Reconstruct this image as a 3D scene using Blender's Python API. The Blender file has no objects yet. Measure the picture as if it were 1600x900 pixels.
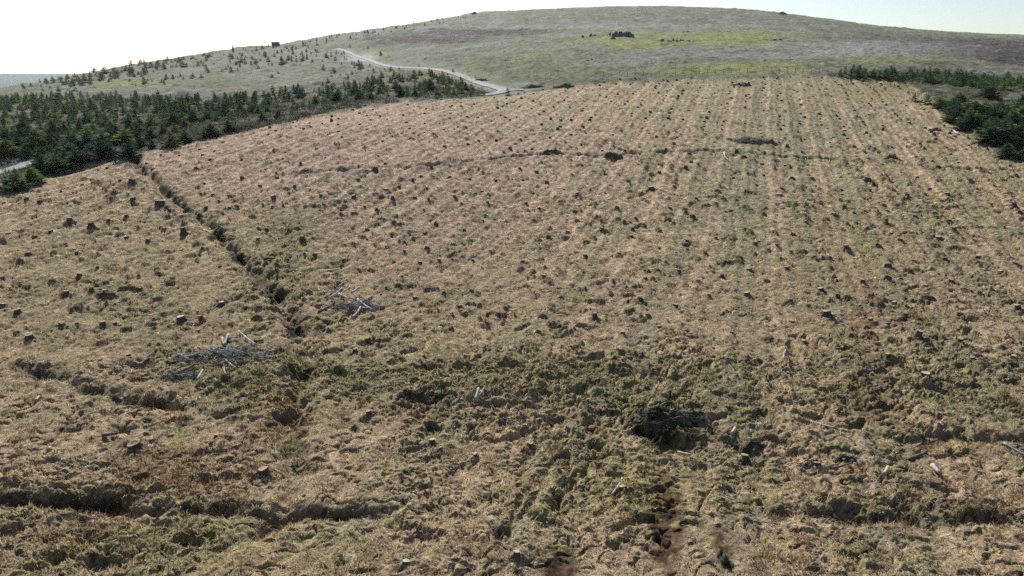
import bpy, math, random
import numpy as np
from math import radians, pi, sin, cos, tan

random.seed(7)
RNG = np.random.default_rng(11)
scene = bpy.context.scene
COL = scene.collection

# ------------------------------------------------------------------ camera, sky, sun, exposure
PITCH = radians(16.4)
FPX = 1101.0                                  # focal length in pixels of the 1600 px photo
cam_d = bpy.data.cameras.new('camera')
cam_d.sensor_width = 36.0
cam_d.lens = 36.0 * FPX / 1600.0
cam_d.clip_start = 0.5
cam_d.clip_end = 20000
cam = bpy.data.objects.new('camera', cam_d)
COL.objects.link(cam)
cam.location = (0, 0, 0)
cam.rotation_euler = (pi / 2 - PITCH, 0, 0)
scene.camera = cam

SUN_EL = radians(36)
SUN_AZ = radians(-19)                         # from +Y towards +X
world = bpy.data.worlds.new("World")
scene.world = world
world.use_nodes = True
wn = world.node_tree
sky = wn.nodes.new('ShaderNodeTexSky')
sky.sky_type = 'NISHITA'
sky.sun_disc = False
sky.sun_elevation = SUN_EL
sky.sun_rotation = SUN_AZ
sky.altitude = 300
sky.air_density = 1.0
sky.dust_density = 1.2
sky.ozone_density = 1.0
bg = wn.nodes['Background']
bg.inputs['Strength'].default_value = 0.072
wn.links.new(sky.outputs['Color'], bg.inputs['Color'])

sd = bpy.data.lights.new('sun', 'SUN')
sd.energy = 5.0
sd.angle = radians(0.53)
sd.color = (1.0, 0.972, 0.935)
sun = bpy.data.objects.new('sun', sd)
COL.objects.link(sun)
sun.rotation_euler = (pi / 2 - SUN_EL, 0, pi - SUN_AZ)
sun.location = (-30, 80, 90)

vs = scene.view_settings
vs.view_transform = 'Standard'
vs.look = 'None'
vs.exposure = 0.80
vs.gamma = 1.0
vs.use_curve_mapping = False
scene.cycles.max_bounces = 5
scene.cycles.diffuse_bounces = 3
scene.cycles.volume_bounces = 0
scene.cycles.transmission_bounces = 3
scene.cycles.use_denoising = False
scene.cycles.denoiser = 'OPENIMAGEDENOISE'
scene.cycles.denoising_input_passes = 'RGB_ALBEDO_NORMAL'
scene.cycles.denoising_prefilter = 'ACCURATE'

# ------------------------------------------------------------------ numeric helpers
CP, SP = cos(PITCH), sin(PITCH)
def pix_dir(px, py):
    """world direction of a photo pixel, scaled so that Y = 1: (u, slope)"""
    px = np.asarray(px, float); py = np.asarray(py, float)
    v = (450 - py) / FPX
    yy = CP + v * SP
    return ((px - 800) / FPX) / yy, (v * CP - SP) / yy
def to_pix(x, y, z):
    d = y * CP - z * SP
    d = np.maximum(d, 0.1)
    return 800 + FPX * x / d, 450 - FPX * (z * CP + y * SP) / d
_perm = np.random.default_rng(3).permutation(512).astype(np.int64)
_ang = np.random.default_rng(5).random(512) * 2 * pi
_gx, _gy = np.cos(_ang), np.sin(_ang)
def perlin(x, y, seed=0):
    xi = np.floor(x).astype(np.int64); yi = np.floor(y).astype(np.int64)
    fx = x - xi; fy = y - yi
    u = fx * fx * fx * (fx * (fx * 6 - 15) + 10); v = fy * fy * fy * (fy * (fy * 6 - 15) + 10)
    def g(ix, iy, dx, dy):
        h = _perm[(_perm[(ix + seed * 37) & 511] + iy * 1 + seed * 101) & 511]
        return _gx[h] * dx + _gy[h] * dy
    a = g(xi, yi, fx, fy); b = g(xi + 1, yi, fx - 1, fy)
    c = g(xi, yi + 1, fx, fy - 1); d = g(xi + 1, yi + 1, fx - 1, fy - 1)
    return ((a + u * (b - a)) + v * ((c + u * (d - c)) - (a + u * (b - a)))) * 1.5
def fbm(x, y, octv=4, seed=0):
    s = 0; a = 0.55
    for k in range(octv):
        s = s + a * perlin(x * 2 ** k + 13.7 * k, y * 2 ** k - 7.1 * k, seed + k)
        a *= 0.55
    return s
def sstep(a, b, x):
    t = np.clip((x - a) / (b - a), 0, 1)
    return t * t * (3 - 2 * t)

# ------------------------------------------------------------------ lie of the land (control points: photo column, row, distance)
RIDGE = [(-150, 150, 300), (0, 141, 320), (60, 133, 350), (130, 118, 400), (200, 104, 450), (250, 97, 470), (330, 84, 490),
         (385, 74, 495), (430, 73, 500), (520, 56, 560), (600, 45, 600), (700, 30, 650), (740, 22, 680), (800, 18.5, 700),
         (900, 13.5, 700), (1000, 11, 700), (1100, 13, 700), (1200, 19, 705), (1300, 32, 715),
         (1400, 45, 725), (1500, 52, 740), (1600, 57, 750), (1800, 66, 760)]
CT = []
for px in (-300, 0, 400, 800, 1200, 1600, 1900):
    CT += [(px, 1150, 10.3), (px, 900, 15.0), (px, 700, 21.5), (px, 560, 29)]
for px in (800, 1100, 1400, 1700):
    CT += [(px, 450, 40), (px, 300, 62), (px, 200, 88)]
CT += [(0, 450, 38), (0, 350, 50), (0, 292, 60), (0, 266, 80), (0, 200, 130), (0, 158, 230),
       (-250, 450, 37), (-250, 350, 47), (-250, 300, 58), (-250, 270, 85), (-250, 200, 140), (-250, 160, 240),
       (200, 450, 39), (200, 330, 55), (205, 246, 72), (205, 226, 92), (200, 180, 150), (200, 150, 210), (200, 120, 340),
       (400, 450, 40), (400, 300, 61), (400, 206, 85), (400, 182, 115), (400, 150, 170), (400, 110, 300),
       (600, 300, 62), (560, 172, 102), (560, 150, 140), (560, 120, 225), (560, 88, 370), (560, 65, 470),
       (690, 156, 113), (690, 132, 160), (690, 108, 210), (690, 70, 390),
       (790, 148, 120), (790, 122, 172), (790, 80, 300), (790, 50, 470),
       (950, 130, 126), (950, 102, 190), (950, 60, 360), (950, 32, 540),
       (1100, 125, 128), (1100, 100, 190), (1100, 60, 370), (1100, 33, 540),
       (1280, 121, 128), (1280, 98, 190), (1280, 62, 400), (1420, 133, 126), (1420, 105, 180), (1420, 75, 370),
       (1500, 165, 102), (1600, 145, 127), (1600, 128, 155), (1600, 100, 240), (1600, 75, 430),
       (1800, 150, 127), (1800, 100, 260)]
def beyond(px, pr, Y):
    return [(px, pr + 10, Y * 1.25), (px, pr + 45, Y * 1.7), (px, 152, 3000), (px, 140, 9000)]
for p in RIDGE:
    CT.append(p)
    if p[0] in (-150, 0, 200, 430, 600, 740, 900, 1100, 1300, 1500, 1800):
        CT += beyond(*p)
CT = np.array(CT, float)
cu, cs = pix_dir(CT[:, 0], CT[:, 1])
KX, KY = 1.25, 0.8
cx_, cy_ = cu * KX, np.log(CT[:, 2]) * KY
def tps(d2):
    return np.where(d2 > 1e-12, 0.5 * d2 * np.log(np.maximum(d2, 1e-12)), 0)
n = len(CT)
A = np.zeros((n + 3, n + 3))
A[:n, :n] = tps((cx_[:, None] - cx_) ** 2 + (cy_[:, None] - cy_) ** 2) + np.eye(n) * 2e-4
P = np.stack([np.ones(n), cx_, cy_], 1)
A[:n, n:] = P; A[n:, :n] = P.T
W = np.linalg.solve(A, np.concatenate([cs, np.zeros(3)]))
GU = np.linspace(-1.3, 1.3, 221)
GL = np.linspace(math.log(9.0), math.log(9000), 521)
gu, gl = np.meshgrid(GU * KX, GL * KY)
S = np.zeros_like(gu)
for k in range(n):
    S += W[k] * tps((gu - cx_[k]) ** 2 + (gl - cy_[k]) ** 2)
S += W[n] + W[n + 1] * gu + W[n + 2] * gl
def base_z(x, y):
    x = np.asarray(x, float); y = np.asarray(y, float)
    yc = np.clip(y, 10.5, 8900)
    u = np.clip(x / np.maximum(y, 10.5), -1.29, 1.29)
    fu = (u - GU[0]) / (GU[1] - GU[0]); fl = (np.log(yc) - GL[0]) / (GL[1] - GL[0])
    iu = np.clip(fu.astype(int), 0, len(GU) - 2); il = np.clip(fl.astype(int), 0, len(GL) - 2)
    a = fu - iu; b = fl - il
    s = (S[il, iu] * (1 - a) + S[il, iu + 1] * a) * (1 - b) + (S[il + 1, iu] * (1 - a) + S[il + 1, iu + 1] * a) * b
    return s * yc
_YS = np.exp(np.linspace(math.log(10.6), math.log(2500), 1400))
def hit(px, py):
    """photo pixel -> point (x, y) on the smooth land"""
    u, s = pix_dir(px, py)
    zt = base_z(u * _YS, _YS)
    below = s * _YS < zt
    i = int(np.argmax(below)) if below.any() else int(np.argmin(np.abs(s * _YS - zt)[600:]) + 600)
    if i == 0: return float(u * _YS[0]), float(_YS[0])
    d0 = s * _YS[i - 1] - zt[i - 1]; d1 = s * _YS[i] - zt[i]
    t = d0 / (d0 - d1) if below.any() and d0 != d1 else 0
    y = _YS[i - 1] + t * (_YS[i] - _YS[i - 1])
    return float(u * y), float(y)
def hits(pts):
    return np.array([hit(*p[:2]) for p in pts])
def dist_poly(x, y, P, reach):
    """distance to a polyline, and position along it 0..1, only worked out within reach"""
    d = np.full(x.shape, 1e3); t_ = np.zeros(x.shape)
    m = (x > P[:, 0].min() - reach) & (x < P[:, 0].max() + reach) & (y > P[:, 1].min() - reach) & (y < P[:, 1].max() + reach)
    if not m.any(): return d, t_
    xx, yy = x[m], y[m]; dd = np.full(xx.shape, 1e3); tt = np.zeros(xx.shape); ns = len(P) - 1
    for k in range(ns):
        ax, ay = P[k]; bx, by = P[k + 1]; vx, vy = bx - ax, by - ay
        t = np.clip(((xx - ax) * vx + (yy - ay) * vy) / (vx * vx + vy * vy + 1e-9), 0, 1)
        e = np.hypot(xx - ax - t * vx, yy - ay - t * vy)
        w = e < dd
        dd = np.where(w, e, dd); tt = np.where(w, (k + t) / ns, tt)
    d[m] = dd; t_[m] = tt
    return d, t_

# edge of the felled ground
EDGE = [(-300, 340), (0, 292), (130, 262), (210, 244), (300, 222), (420, 200), (520, 178), (640, 161), (780, 151), (850, 141),
        (1000, 129), (1150, 124), (1290, 121), (1420, 131), (1445, 152), (1500, 200), (1560, 238), (1600, 258), (1900, 300)]
_e = hits(EDGE)
EU, EY = _e[:, 0] / _e[:, 1], _e[:, 1]
def field_in(x, y, soft=3.0):
    """1 inside the felled ground, 0 outside"""
    ye = np.interp(x / np.maximum(y, 5), EU, EY)
    return sstep(-soft, soft, ye - y + 3 * perlin(x / 5, y / 5, 9))

# ditches: (photo points, depth, half width, lip)
DITCH = [
    ([(203, 245), (232, 275), (262, 305), (300, 335), (335, 362), (368, 395), (400, 428), (432, 462), (455, 500), (470, 530)], 0.62, 0.36, .14),
    ([(470, 530), (478, 570), (465, 620), (455, 680), (462, 740), (440, 800), (400, 860)], 0.29, 0.36, .1),
    ([(-60, 782), (60, 780), (140, 785), (200, 797), (260, 802)], 0.62, 0.36, .10),
    ([(260, 802), (330, 800), (430, 805), (520, 803), (600, 800), (690, 800)], 0.33, 0.27, .06),
    ([(1190, 803), (1300, 806), (1400, 815), (1500, 818), (1680, 815)], 0.33, 0.3, .06),
    ([(380, 285), (480, 270), (560, 264), (640, 262), (740, 251), (850, 241), (960, 243), (1040, 238), (1110, 236), (1200, 243), (1280, 248), (1360, 251), (1400, 256), (1460, 263), (1530, 266), (1700, 270)], 0.26, 0.30, .10),
    ([(10, 568), (80, 590), (150, 612), (220, 630), (275, 640)], 0.36, 0.32, .06),
    ([(775, 850), (800, 818), (820, 788), (842, 752), (858, 730)], 0.3, 0.16, .05),
    ([(860, 800), (885, 770), (925, 722), (945, 690)], 0.25, 0.18, .03),
    ([(1440, 678), (1520, 686), (1640, 692)], 0.3, 0.26, .05),
    ([(345, 480), (372, 468), (398, 464)], 0.45, 0.25, .15),
    ([(620, 636), (645, 630), (672, 634)], 0.35, 0.3, .1),
    ([(995, 672), (1030, 688), (1075, 694), (1108, 690)], .5, .55, .05),
    ([(1140, 690), (1165, 712), (1172, 735)], 0.32, 0.22, .05),
    ([(620, 570), (720, 578), (800, 566), (880, 560), (960, 590), (1090, 602)], 0.28, 0.8, .1),
    ([(430, 590), (458, 582), (485, 570)], 0.5, 0.35, .1),
    ([(235, 632), (265, 640), (285, 634)], 0.4, 0.4, .1),
    ([(195, 800), (215, 770), (228, 740)], 0.35, 0.3, .1),
]
DITCH = [(hits(p), d, w, l) for p, d, w, l in DITCH]
ROADL = hits([(-90, 292), (0, 268), (45, 255), (90, 244), (140, 234), (182, 225), (235, 214)])
ROADP = [(752, 149.5), (772, 148), (793, 142), (767, 135), (733, 123), (710, 115), (680, 108.5), (655, 106.5), (633, 106), (613, 104.5), (592, 100),
         (573, 92), (550, 84), (538, 79), (527, 76)]
ROAD = hits(ROADP)
ROAD2 = hits([(793, 142), (806, 140.5), (818, 140)])
RDX, RDY = 0.33 / math.hypot(.33, 1), 1 / math.hypot(.33, 1)       # direction of the planting rows
ROUGH = [(850, 590, 330, 45, .9), (400, 590, 150, 55, .7), (150, 760, 260, 60, .5), (1350, 620, 260, 110, .55), (1000, 700, 260, 70, .5),
         (440, 430, 70, 70, .6), (200, 860, 260, 50, .7), (1450, 310, 200, 50, .4), (560, 500, 110, 60, .5), (800, 640, 200, 60, .6),
         (1400, 800, 220, 30, .5), (900, 790, 160, 60, .4), (1500, 520, 160, 100, .45)]
ROUGH = [(*hit(a, b), c, d, s * .7, a, b) for a, b, c, d, s in ROUGH]
def blob(px, py, a, b, rx, ry):
    return np.exp(-(((px - a) / rx) ** 2 + ((py - b) / ry) ** 2))
def rough_map(x, y, px, py):
    r = 0.32 + 0.45 * fbm(x / 4.5, y / 4.5, 3, 21)
    for (_, _, rx, ry, s, a, b) in ROUGH:
        r = r + s * blob(px, py, a, b, rx, ry)
    return np.clip(r, 0.08, 1.25)
def clods(x, y):
    """torn sods and root lumps lying about the felled ground"""
    return sstep(.37, .60, perlin(x / .9 + 11, y / .75, 15) + .4 * perlin(x / .3, y / .3, 14)) * sstep(-.35, .35, perlin(x / 4, y / 4, 13))
MOUND = []   # (x, y, radius, height): filled in from the stump list before the ground is made
def height(x, y):
    x = np.asarray(x, float); y = np.asarray(y, float)
    z = base_z(x, y)
    px, py = to_pix(x, y, z)
    fin = field_in(x, y)
    near = np.clip(60.0 / np.maximum(y, 1), 0, 1)
    r = rough_map(x, y, px, py)
    # planting rows: low furrows running up the slope
    c = x * RDY - y * RDX + 0.3 * perlin(x / 6, y / 14, 31) + .1 * perlin(x / 1.2, y / 2, 32)
    rowamp = 0.05 * (0.3 + sstep(-.25, .35, perlin(x / 14, y / 20, 33)))
    det = rowamp * (1 + .5 * sstep(30, 60, y)) * np.cos(2 * pi * c / 2.35) + .03 * np.cos(2 * pi * c / .78)
    # tussocks and moss cushions
    wx = x + .12 * perlin(x / .5, y / .5, 77); wy = y + .12 * perlin(x / .5 + 9, y / .5, 78)
    n1 = np.abs(perlin(wx / 1.05, wy / .95, 1)); n2 = np.abs(perlin(wx / .47, wy / .43, 2)); n3 = np.abs(perlin(wx / .2, wy / .19, 3)); n4 = perlin(x / .09, y / .09, 4)
    det = det + r * ((.17 - .05 * sstep(24, 16, y)) * n1 + .22 * n2 * near + .13 * n3 * np.clip(38 / y, 0, 1) + .05 * n4 * np.clip(24 / y, 0, 1))
    det = det - (.10 + .16 * r) * np.exp(-(perlin(x / .62 + 3, y / .55, 17) / .07) ** 2) * sstep(.0, .25, perlin(x / 1.9, y / 1.9, 18)) * np.clip(50 / y, 0, 1)
    # pits and torn holes
    pit = sstep(.33, .5, perlin(x / 1.1 + 40, y / .8, 12)) * sstep(.25, .8, r)
    det = det - .26 * pit
    pit2 = sstep(.30, .42, perlin(x / .42 + 5, y / .30, 19)) * sstep(-.1, .25, perlin(x / 2.3, y / 2.3, 20))
    det = det - (.07 + .10 * r) * pit2 * np.clip(45 / y, 0, 1)
    # rare dark clods further up
    cl = clods(x, y)
    det = det + .19 * cl * sstep(22, 38, y)
    det = det + 0.16 * fbm(x / 5.5, y / 5.5, 3, 41)
    z1 = z + det * fin
    # hill and rough pasture outside
    out = 1 - fin
    hm = 0.5 * fbm(x / 11, y / 11, 4, 51) + np.clip(y / 300, 0, 1) * (1.1 * fbm(x / 34, y / 34, 4, 55) + .9 * np.abs(perlin(x / 17, y / 60 , 57)))
    hm = hm + .5 * np.abs(perlin(x / 2.1, y / 2.6, 58)) + .8 * np.abs(perlin(x / 6, y / 9, 59)) * np.clip(y / 250, 0, 1)
    z1 = z1 + out * hm * sstep(9000, 1500, y)
    for P, dep, w, lip in DITCH:
        d, t = dist_poly(x, y, P, 4)
        m = d < 4
        if m.any():
            xx, yy, dd = x[m], y[m], d[m]
            dd = dd + .16 * perlin(xx / .6, yy / .6, 61) + .1 * perlin(xx / .25, yy / .25, 62)
            k = np.clip(.66 + (.5 if dep > .6 else 1.0) * perlin(xx / 1.9, yy / 1.9, 63), .45 if dep > .6 else .05, 1.2)
            dd = dd / (.75 + .7 * np.clip(k, 0, 1)) + .22 * perlin(xx / 1.1, yy / 1.1, 64)
            tap = sstep(0, .06, t[m]) * sstep(1, .94, t[m])
            z1[m] += tap * (-dep * k * np.exp(-np.abs(dd / (w * .8)) ** 2.6) + lip * np.exp(-((dd - 2.3 * w) / (w * .9)) ** 2))
    for P, w in ((ROAD, 3.0), (ROAD2, 3.0), (ROADL, 3)):
        d, t = dist_poly(x, y, P, 14)
        m = d < 12
        if m.any():
            f = sstep(8.5, 3.2, d[m])
            z1[m] = z1[m] * (1 - f) + (z[m] - .05) * f
    for mx, my, mr, mh in MOUND:
        m = (np.abs(x - mx) < 3 * mr) & (np.abs(y - my) < 3 * mr)
        if m.any():
            z1[m] += mh * np.exp(-((x[m] - mx) ** 2 + (y[m] - my) ** 2) / mr ** 2)
    return z1
def hz(x, y):
    return float(height(np.array([x]), np.array([y]))[0])

# ------------------------------------------------------------------ object helpers
def tag(o, label=None, cat=None, group=None, kind=None):
    if label: o['label'] = label
    if cat: o['category'] = cat
    if group: o['group'] = group
    if kind: o['kind'] = kind
    return o
def link(o, parent=None):
    COL.objects.link(o)
    if parent is not None: o.parent = parent
    return o
def mesh_np(name, V, F, mats, colors=None, smooth=False, midx=None):
    me = bpy.data.meshes.new(name)
    V = np.asarray(V, np.float32); F = np.asarray(F, np.int32); k = F.shape[1]
    me.vertices.add(len(V)); me.vertices.foreach_set('co', V.ravel())
    me.loops.add(F.size); me.loops.foreach_set('vertex_index', F.ravel())
    me.polygons.add(len(F)); me.polygons.foreach_set('loop_start', np.arange(len(F), dtype=np.int32) * k)
    try: me.polygons.foreach_set('loop_total', np.full(len(F), k, np.int32))
    except Exception: pass
    if smooth: me.polygons.foreach_set('use_smooth', np.ones(len(F), bool))
    for m in (mats if isinstance(mats, (list, tuple)) else [mats]): me.materials.append(m)
    if midx is not None: me.polygons.foreach_set('material_index', np.asarray(midx, np.int32))
    me.update(calc_edges=True)
    if colors is not None:
        ca = me.color_attributes.new('tint', 'FLOAT_COLOR', 'POINT')
        c4 = np.ones((len(V), 4), np.float32); c4[:, :3] = colors
        ca.data.foreach_set('color', c4.ravel())
    return me
class MB:
    """collects pieces of mixed polygons for one mesh"""
    def __init__(s): s.v = []; s.f = []; s.m = []
    def add(s, v, f, m=0):
        o = len(s.v); s.v += [tuple(p) for p in v]; s.f += [tuple(i + o for i in q) for q in f]; s.m += [m] * len(f)
    def box(s, c, d, rz=0, m=0):
        v = []
        for i in (-1, 1):
            for j in (-1, 1):
                for k in (-1, 1):
                    x, y = i * d[0] / 2, j * d[1] / 2
                    v.append((c[0] + x * cos(rz) - y * sin(rz), c[1] + x * sin(rz) + y * cos(rz), c[2] + k * d[2] / 2))
        s.add(v, [(0, 1, 3, 2), (4, 6, 7, 5), (0, 4, 5, 1), (2, 3, 7, 6), (0, 2, 6, 4), (1, 5, 7, 3)], m)
    def tube(s, pts, rad, n=7, m=0, jit=0, rnd=random):
        P = [np.array(p, float) for p in pts]; v = []; f = []
        for i, p in enumerate(P):
            t = P[min(i + 1, len(P) - 1)] - P[max(i - 1, 0)]; t /= np.linalg.norm(t) + 1e-9
            a = np.cross(t, (0, 0, 1) if abs(t[2]) < .9 else (1, 0, 0)); a /= np.linalg.norm(a); b = np.cross(t, a)
            for k in range(n):
                r = rad[i] * (1 + jit * rnd.uniform(-1, 1)); an = 2 * pi * k / n
                v.append(p + a * r * cos(an) + b * r * sin(an))
        for i in range(len(P) - 1):
            for k in range(n):
                f.append((i * n + k, i * n + (k + 1) % n, (i + 1) * n + (k + 1) % n, (i + 1) * n + k))
        f.append(tuple(range(n))[::-1]); f.append(tuple((len(P) - 1) * n + k for k in range(n)))
        s.add(v, f, m)
    def mesh(s, name, mats, smooth=False):
        me = bpy.data.meshes.new(name); me.from_pydata([tuple(map(float, p)) for p in s.v], [], s.f)
        for m in (mats if isinstance(mats, (list, tuple)) else [mats]): me.materials.append(m)
        for p, i in zip(me.polygons, s.m): p.material_index = i; p.use_smooth = smooth
        me.update(); return me
    def build(s, name, mats, parent=None, smooth=False):
        return link(bpy.data.objects.new(name, s.mesh(name, mats, smooth)), parent)

# ------------------------------------------------------------------ materials
def nt(name):
    m = bpy.data.materials.new(name); m.use_nodes = True
    t = m.node_tree; b = t.nodes['Principled BSDF']
    b.inputs['Specular IOR Level'].default_value = 0.15
    b.inputs['Roughness'].default_value = 0.95
    return m, t, b
def N(t, typ, **kw):
    n_ = t.nodes.new(typ)
    for k, v in kw.items():
        if k in n_.inputs: n_.inputs[k].default_value = v
        else: setattr(n_, k, v)
    return n_
def noise(t, scale, detail=4, rough=.6, vec=None):
    nn = N(t, 'ShaderNodeTexNoise', Scale=scale, Detail=detail, Roughness=rough)
    if vec is not None: t.links.new(vec, nn.inputs['Vector'])
    return nn
def ramp(t, fac, stops):
    r = N(t, 'ShaderNodeValToRGB'); e = r.color_ramp.elements
    while len(e) < len(stops): e.new(.5)
    for q, (p, c) in zip(e, stops): q.position = p; q.color = (*c, 1)
    t.links.new(fac, r.inputs['Fac']); return r
def mul(t, a, b, fac=1.0, mode='MULTIPLY'):
    x = N(t, 'ShaderNodeMix', data_type='RGBA', blend_type=mode)
    x.inputs['Factor'].default_value = fac
    t.links.new(a, x.inputs[6]); t.links.new(b, x.inputs[7]); return x.outputs[2]
def mat_ground():
    m, t, b = nt('turf_and_litter')
    at = N(t, 'ShaderNodeAttribute', attribute_name='tint')
    pos = N(t, 'ShaderNodeNewGeometry').outputs['Position']
    n1 = noise(t, 9.0, 5, .75, pos); n2 = noise(t, 42.0, 3, .7, pos); n3 = noise(t, 1.1, 4, .65, pos)
    r1 = ramp(t, n1.outputs['Fac'], [(.30, (.55, .55, .5)), (.5, (.95, .95, .95)), (.72, (1.45, 1.42, 1.35))])
    r2 = ramp(t, n2.outputs['Fac'], [(.33, (.55, .52, .5)), (.5, (1, 1, 1)), (.68, (1.5, 1.45, 1.35))])
    n5 = noise(t, 3.2, 3, .7, pos)
    r5 = ramp(t, n5.outputs['Fac'], [(.32, (.58, .57, .55)), (.5, (1, 1, 1)), (.68, (1.38, 1.36, 1.3))])
    r3 = ramp(t, n3.outputs['Fac'], [(.3, (.8, .82, .78)), (.7, (1.18, 1.16, 1.2))])
    c = mul(t, at.outputs['Color'], r1.outputs['Color']); c = mul(t, c, r2.outputs['Color']); c = mul(t, c, r3.outputs['Color']); c = mul(t, c, r5.outputs['Color'])
    t.links.new(c, b.inputs['Base Color'])
    bp = N(t, 'ShaderNodeBump', Strength=.9, Distance=.09)
    ad = N(t, 'ShaderNodeMath', operation='ADD'); t.links.new(n1.outputs['Fac'], ad.inputs[0]); t.links.new(n2.outputs['Fac'], ad.inputs[1])
    t.links.new(ad.outputs[0], bp.inputs['Height']); t.links.new(bp.outputs['Normal'], b.inputs['Normal'])
    b.inputs['Specular IOR Level'].default_value = 0.05
    return m
def mat_leafy(name, trans=.3, objrand=None):
    m, t, b = nt(name)
    t.nodes.remove(b); out = t.nodes['Material Output']
    at = N(t, 'ShaderNodeAttribute', attribute_name='tint'); c = at.outputs['Color']
    if objrand:
        oi = N(t, 'ShaderNodeObjectInfo'); r = ramp(t, oi.outputs['Random'], objrand)
        c = mul(t, c, r.outputs['Color'])
    d = N(t, 'ShaderNodeBsdfDiffuse'); tr = N(t, 'ShaderNodeBsdfTranslucent'); mx = N(t, 'ShaderNodeMixShader', Fac=trans)
    t.links.new(c, d.inputs['Color']); t.links.new(c, tr.inputs['Color'])
    t.links.new(d.outputs[0], mx.inputs[1]); t.links.new(tr.outputs[0], mx.inputs[2]); t.links.new(mx.outputs[0], out.inputs['Surface'])
    return m
def mat_noise(name, stops, scale, bump=.3, dist=.02, detail=5, stretch=None, rough=.9):
    m, t, b = nt(name)
    v = N(t, 'ShaderNodeTexCoord').outputs['Object']
    if stretch:
        mp = N(t, 'ShaderNodeMapping'); mp.inputs['Scale'].default_value = stretch; t.links.new(v, mp.inputs['Vector']); v = mp.outputs[0]
    nn = noise(t, scale, detail, .7, v)
    r = ramp(t, nn.outputs['Fac'], stops); t.links.new(r.outputs['Color'], b.inputs['Base Color'])
    bp = N(t, 'ShaderNodeBump', Strength=bump, Distance=dist); t.links.new(nn.outputs['Fac'], bp.inputs['Height']); t.links.new(bp.outputs['Normal'], b.inputs['Normal'])
    b.inputs['Roughness'].default_value = rough
    return m
M_GROUND = mat_ground()
M_GRASS = mat_leafy('grass_blades', .45)
M_SPRUCE = mat_leafy('spruce_needles', .22, [(0, (.65, .75, .85)), (.45, (1, 1, 1)), (.75, (1.5, 1.5, 1.0)), (1, (2.6, 2.3, 1.0))])
M_BARK = mat_noise('stump_bark', [(.3, (.035, .027, .02)), (.5, (.08, .062, .045)), (.7, (.17, .14, .11))], 9, .8, .03, stretch=(1, 1, .25))
M_CUT = mat_noise('cut_wood', [(.3, (.16, .12, .075)), (.55, (.30, .23, .15)), (.75, (.42, .34, .24))], 14, .3, .01)
M_FRESH = mat_noise('pale_cut_wood', [(.3, (.26, .21, .145)), (.7, (.46, .39, .29))], 12, .3, .01)
M_BLEACH = mat_noise('bleached_wood', [(.3, (.14, .13, .12)), (.5, (.30, .285, .27)), (.7, (.50, .48, .45))], 7, .5, .01, stretch=(1, 1, .2))
M_TRUNK = mat_noise('spruce_bark', [(.3, (.06, .045, .035)), (.7, (.14, .11, .09))], 12, .5, .01)
M_ROCK = mat_noise('pale_rock', [(.3, (.20, .19, .18)), (.7, (.42, .40, .38))], 6, .6, .04)
M_DROCK = mat_noise('dark_rock', [(.3, (.035, .04, .048)), (.6, (.07, .075, .085)), (.8, (.15, .15, .16))], .6, .8, .4)
M_ROAD = mat_noise('gravel_road', [(.3, (.12, .118, .122)), (.5, (.19, .187, .195)), (.7, (.28, .275, .285))], 1.6, .4, .05, detail=8)
_t = M_ROAD.node_tree; _b = _t.nodes['Principled BSDF']; _src = _b.inputs['Base Color'].links[0].from_socket
_t.links.new(mul(_t, _src, N(_t, 'ShaderNodeAttribute', attribute_name='tint').outputs['Color']), _b.inputs['Base Color'])
M_FENCE = mat_noise('fence_wood', [(.3, (.10, .09, .08)), (.7, (.2, .18, .16))], 10)
M_WALL = mat_noise('shed_boards', [(.3, (.035, .04, .04)), (.7, (.07, .075, .07))], 4)
M_ROOF = mat_noise('shed_roof', [(.3, (.09, .10, .11)), (.7, (.14, .15, .16))], 4)
M_BRUSH = mat_noise('brushwood', [(.3, (.04, .035, .03)), (.6, (.09, .08, .07)), (.8, (.22, .21, .2))], 3, .3, .01)

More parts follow.
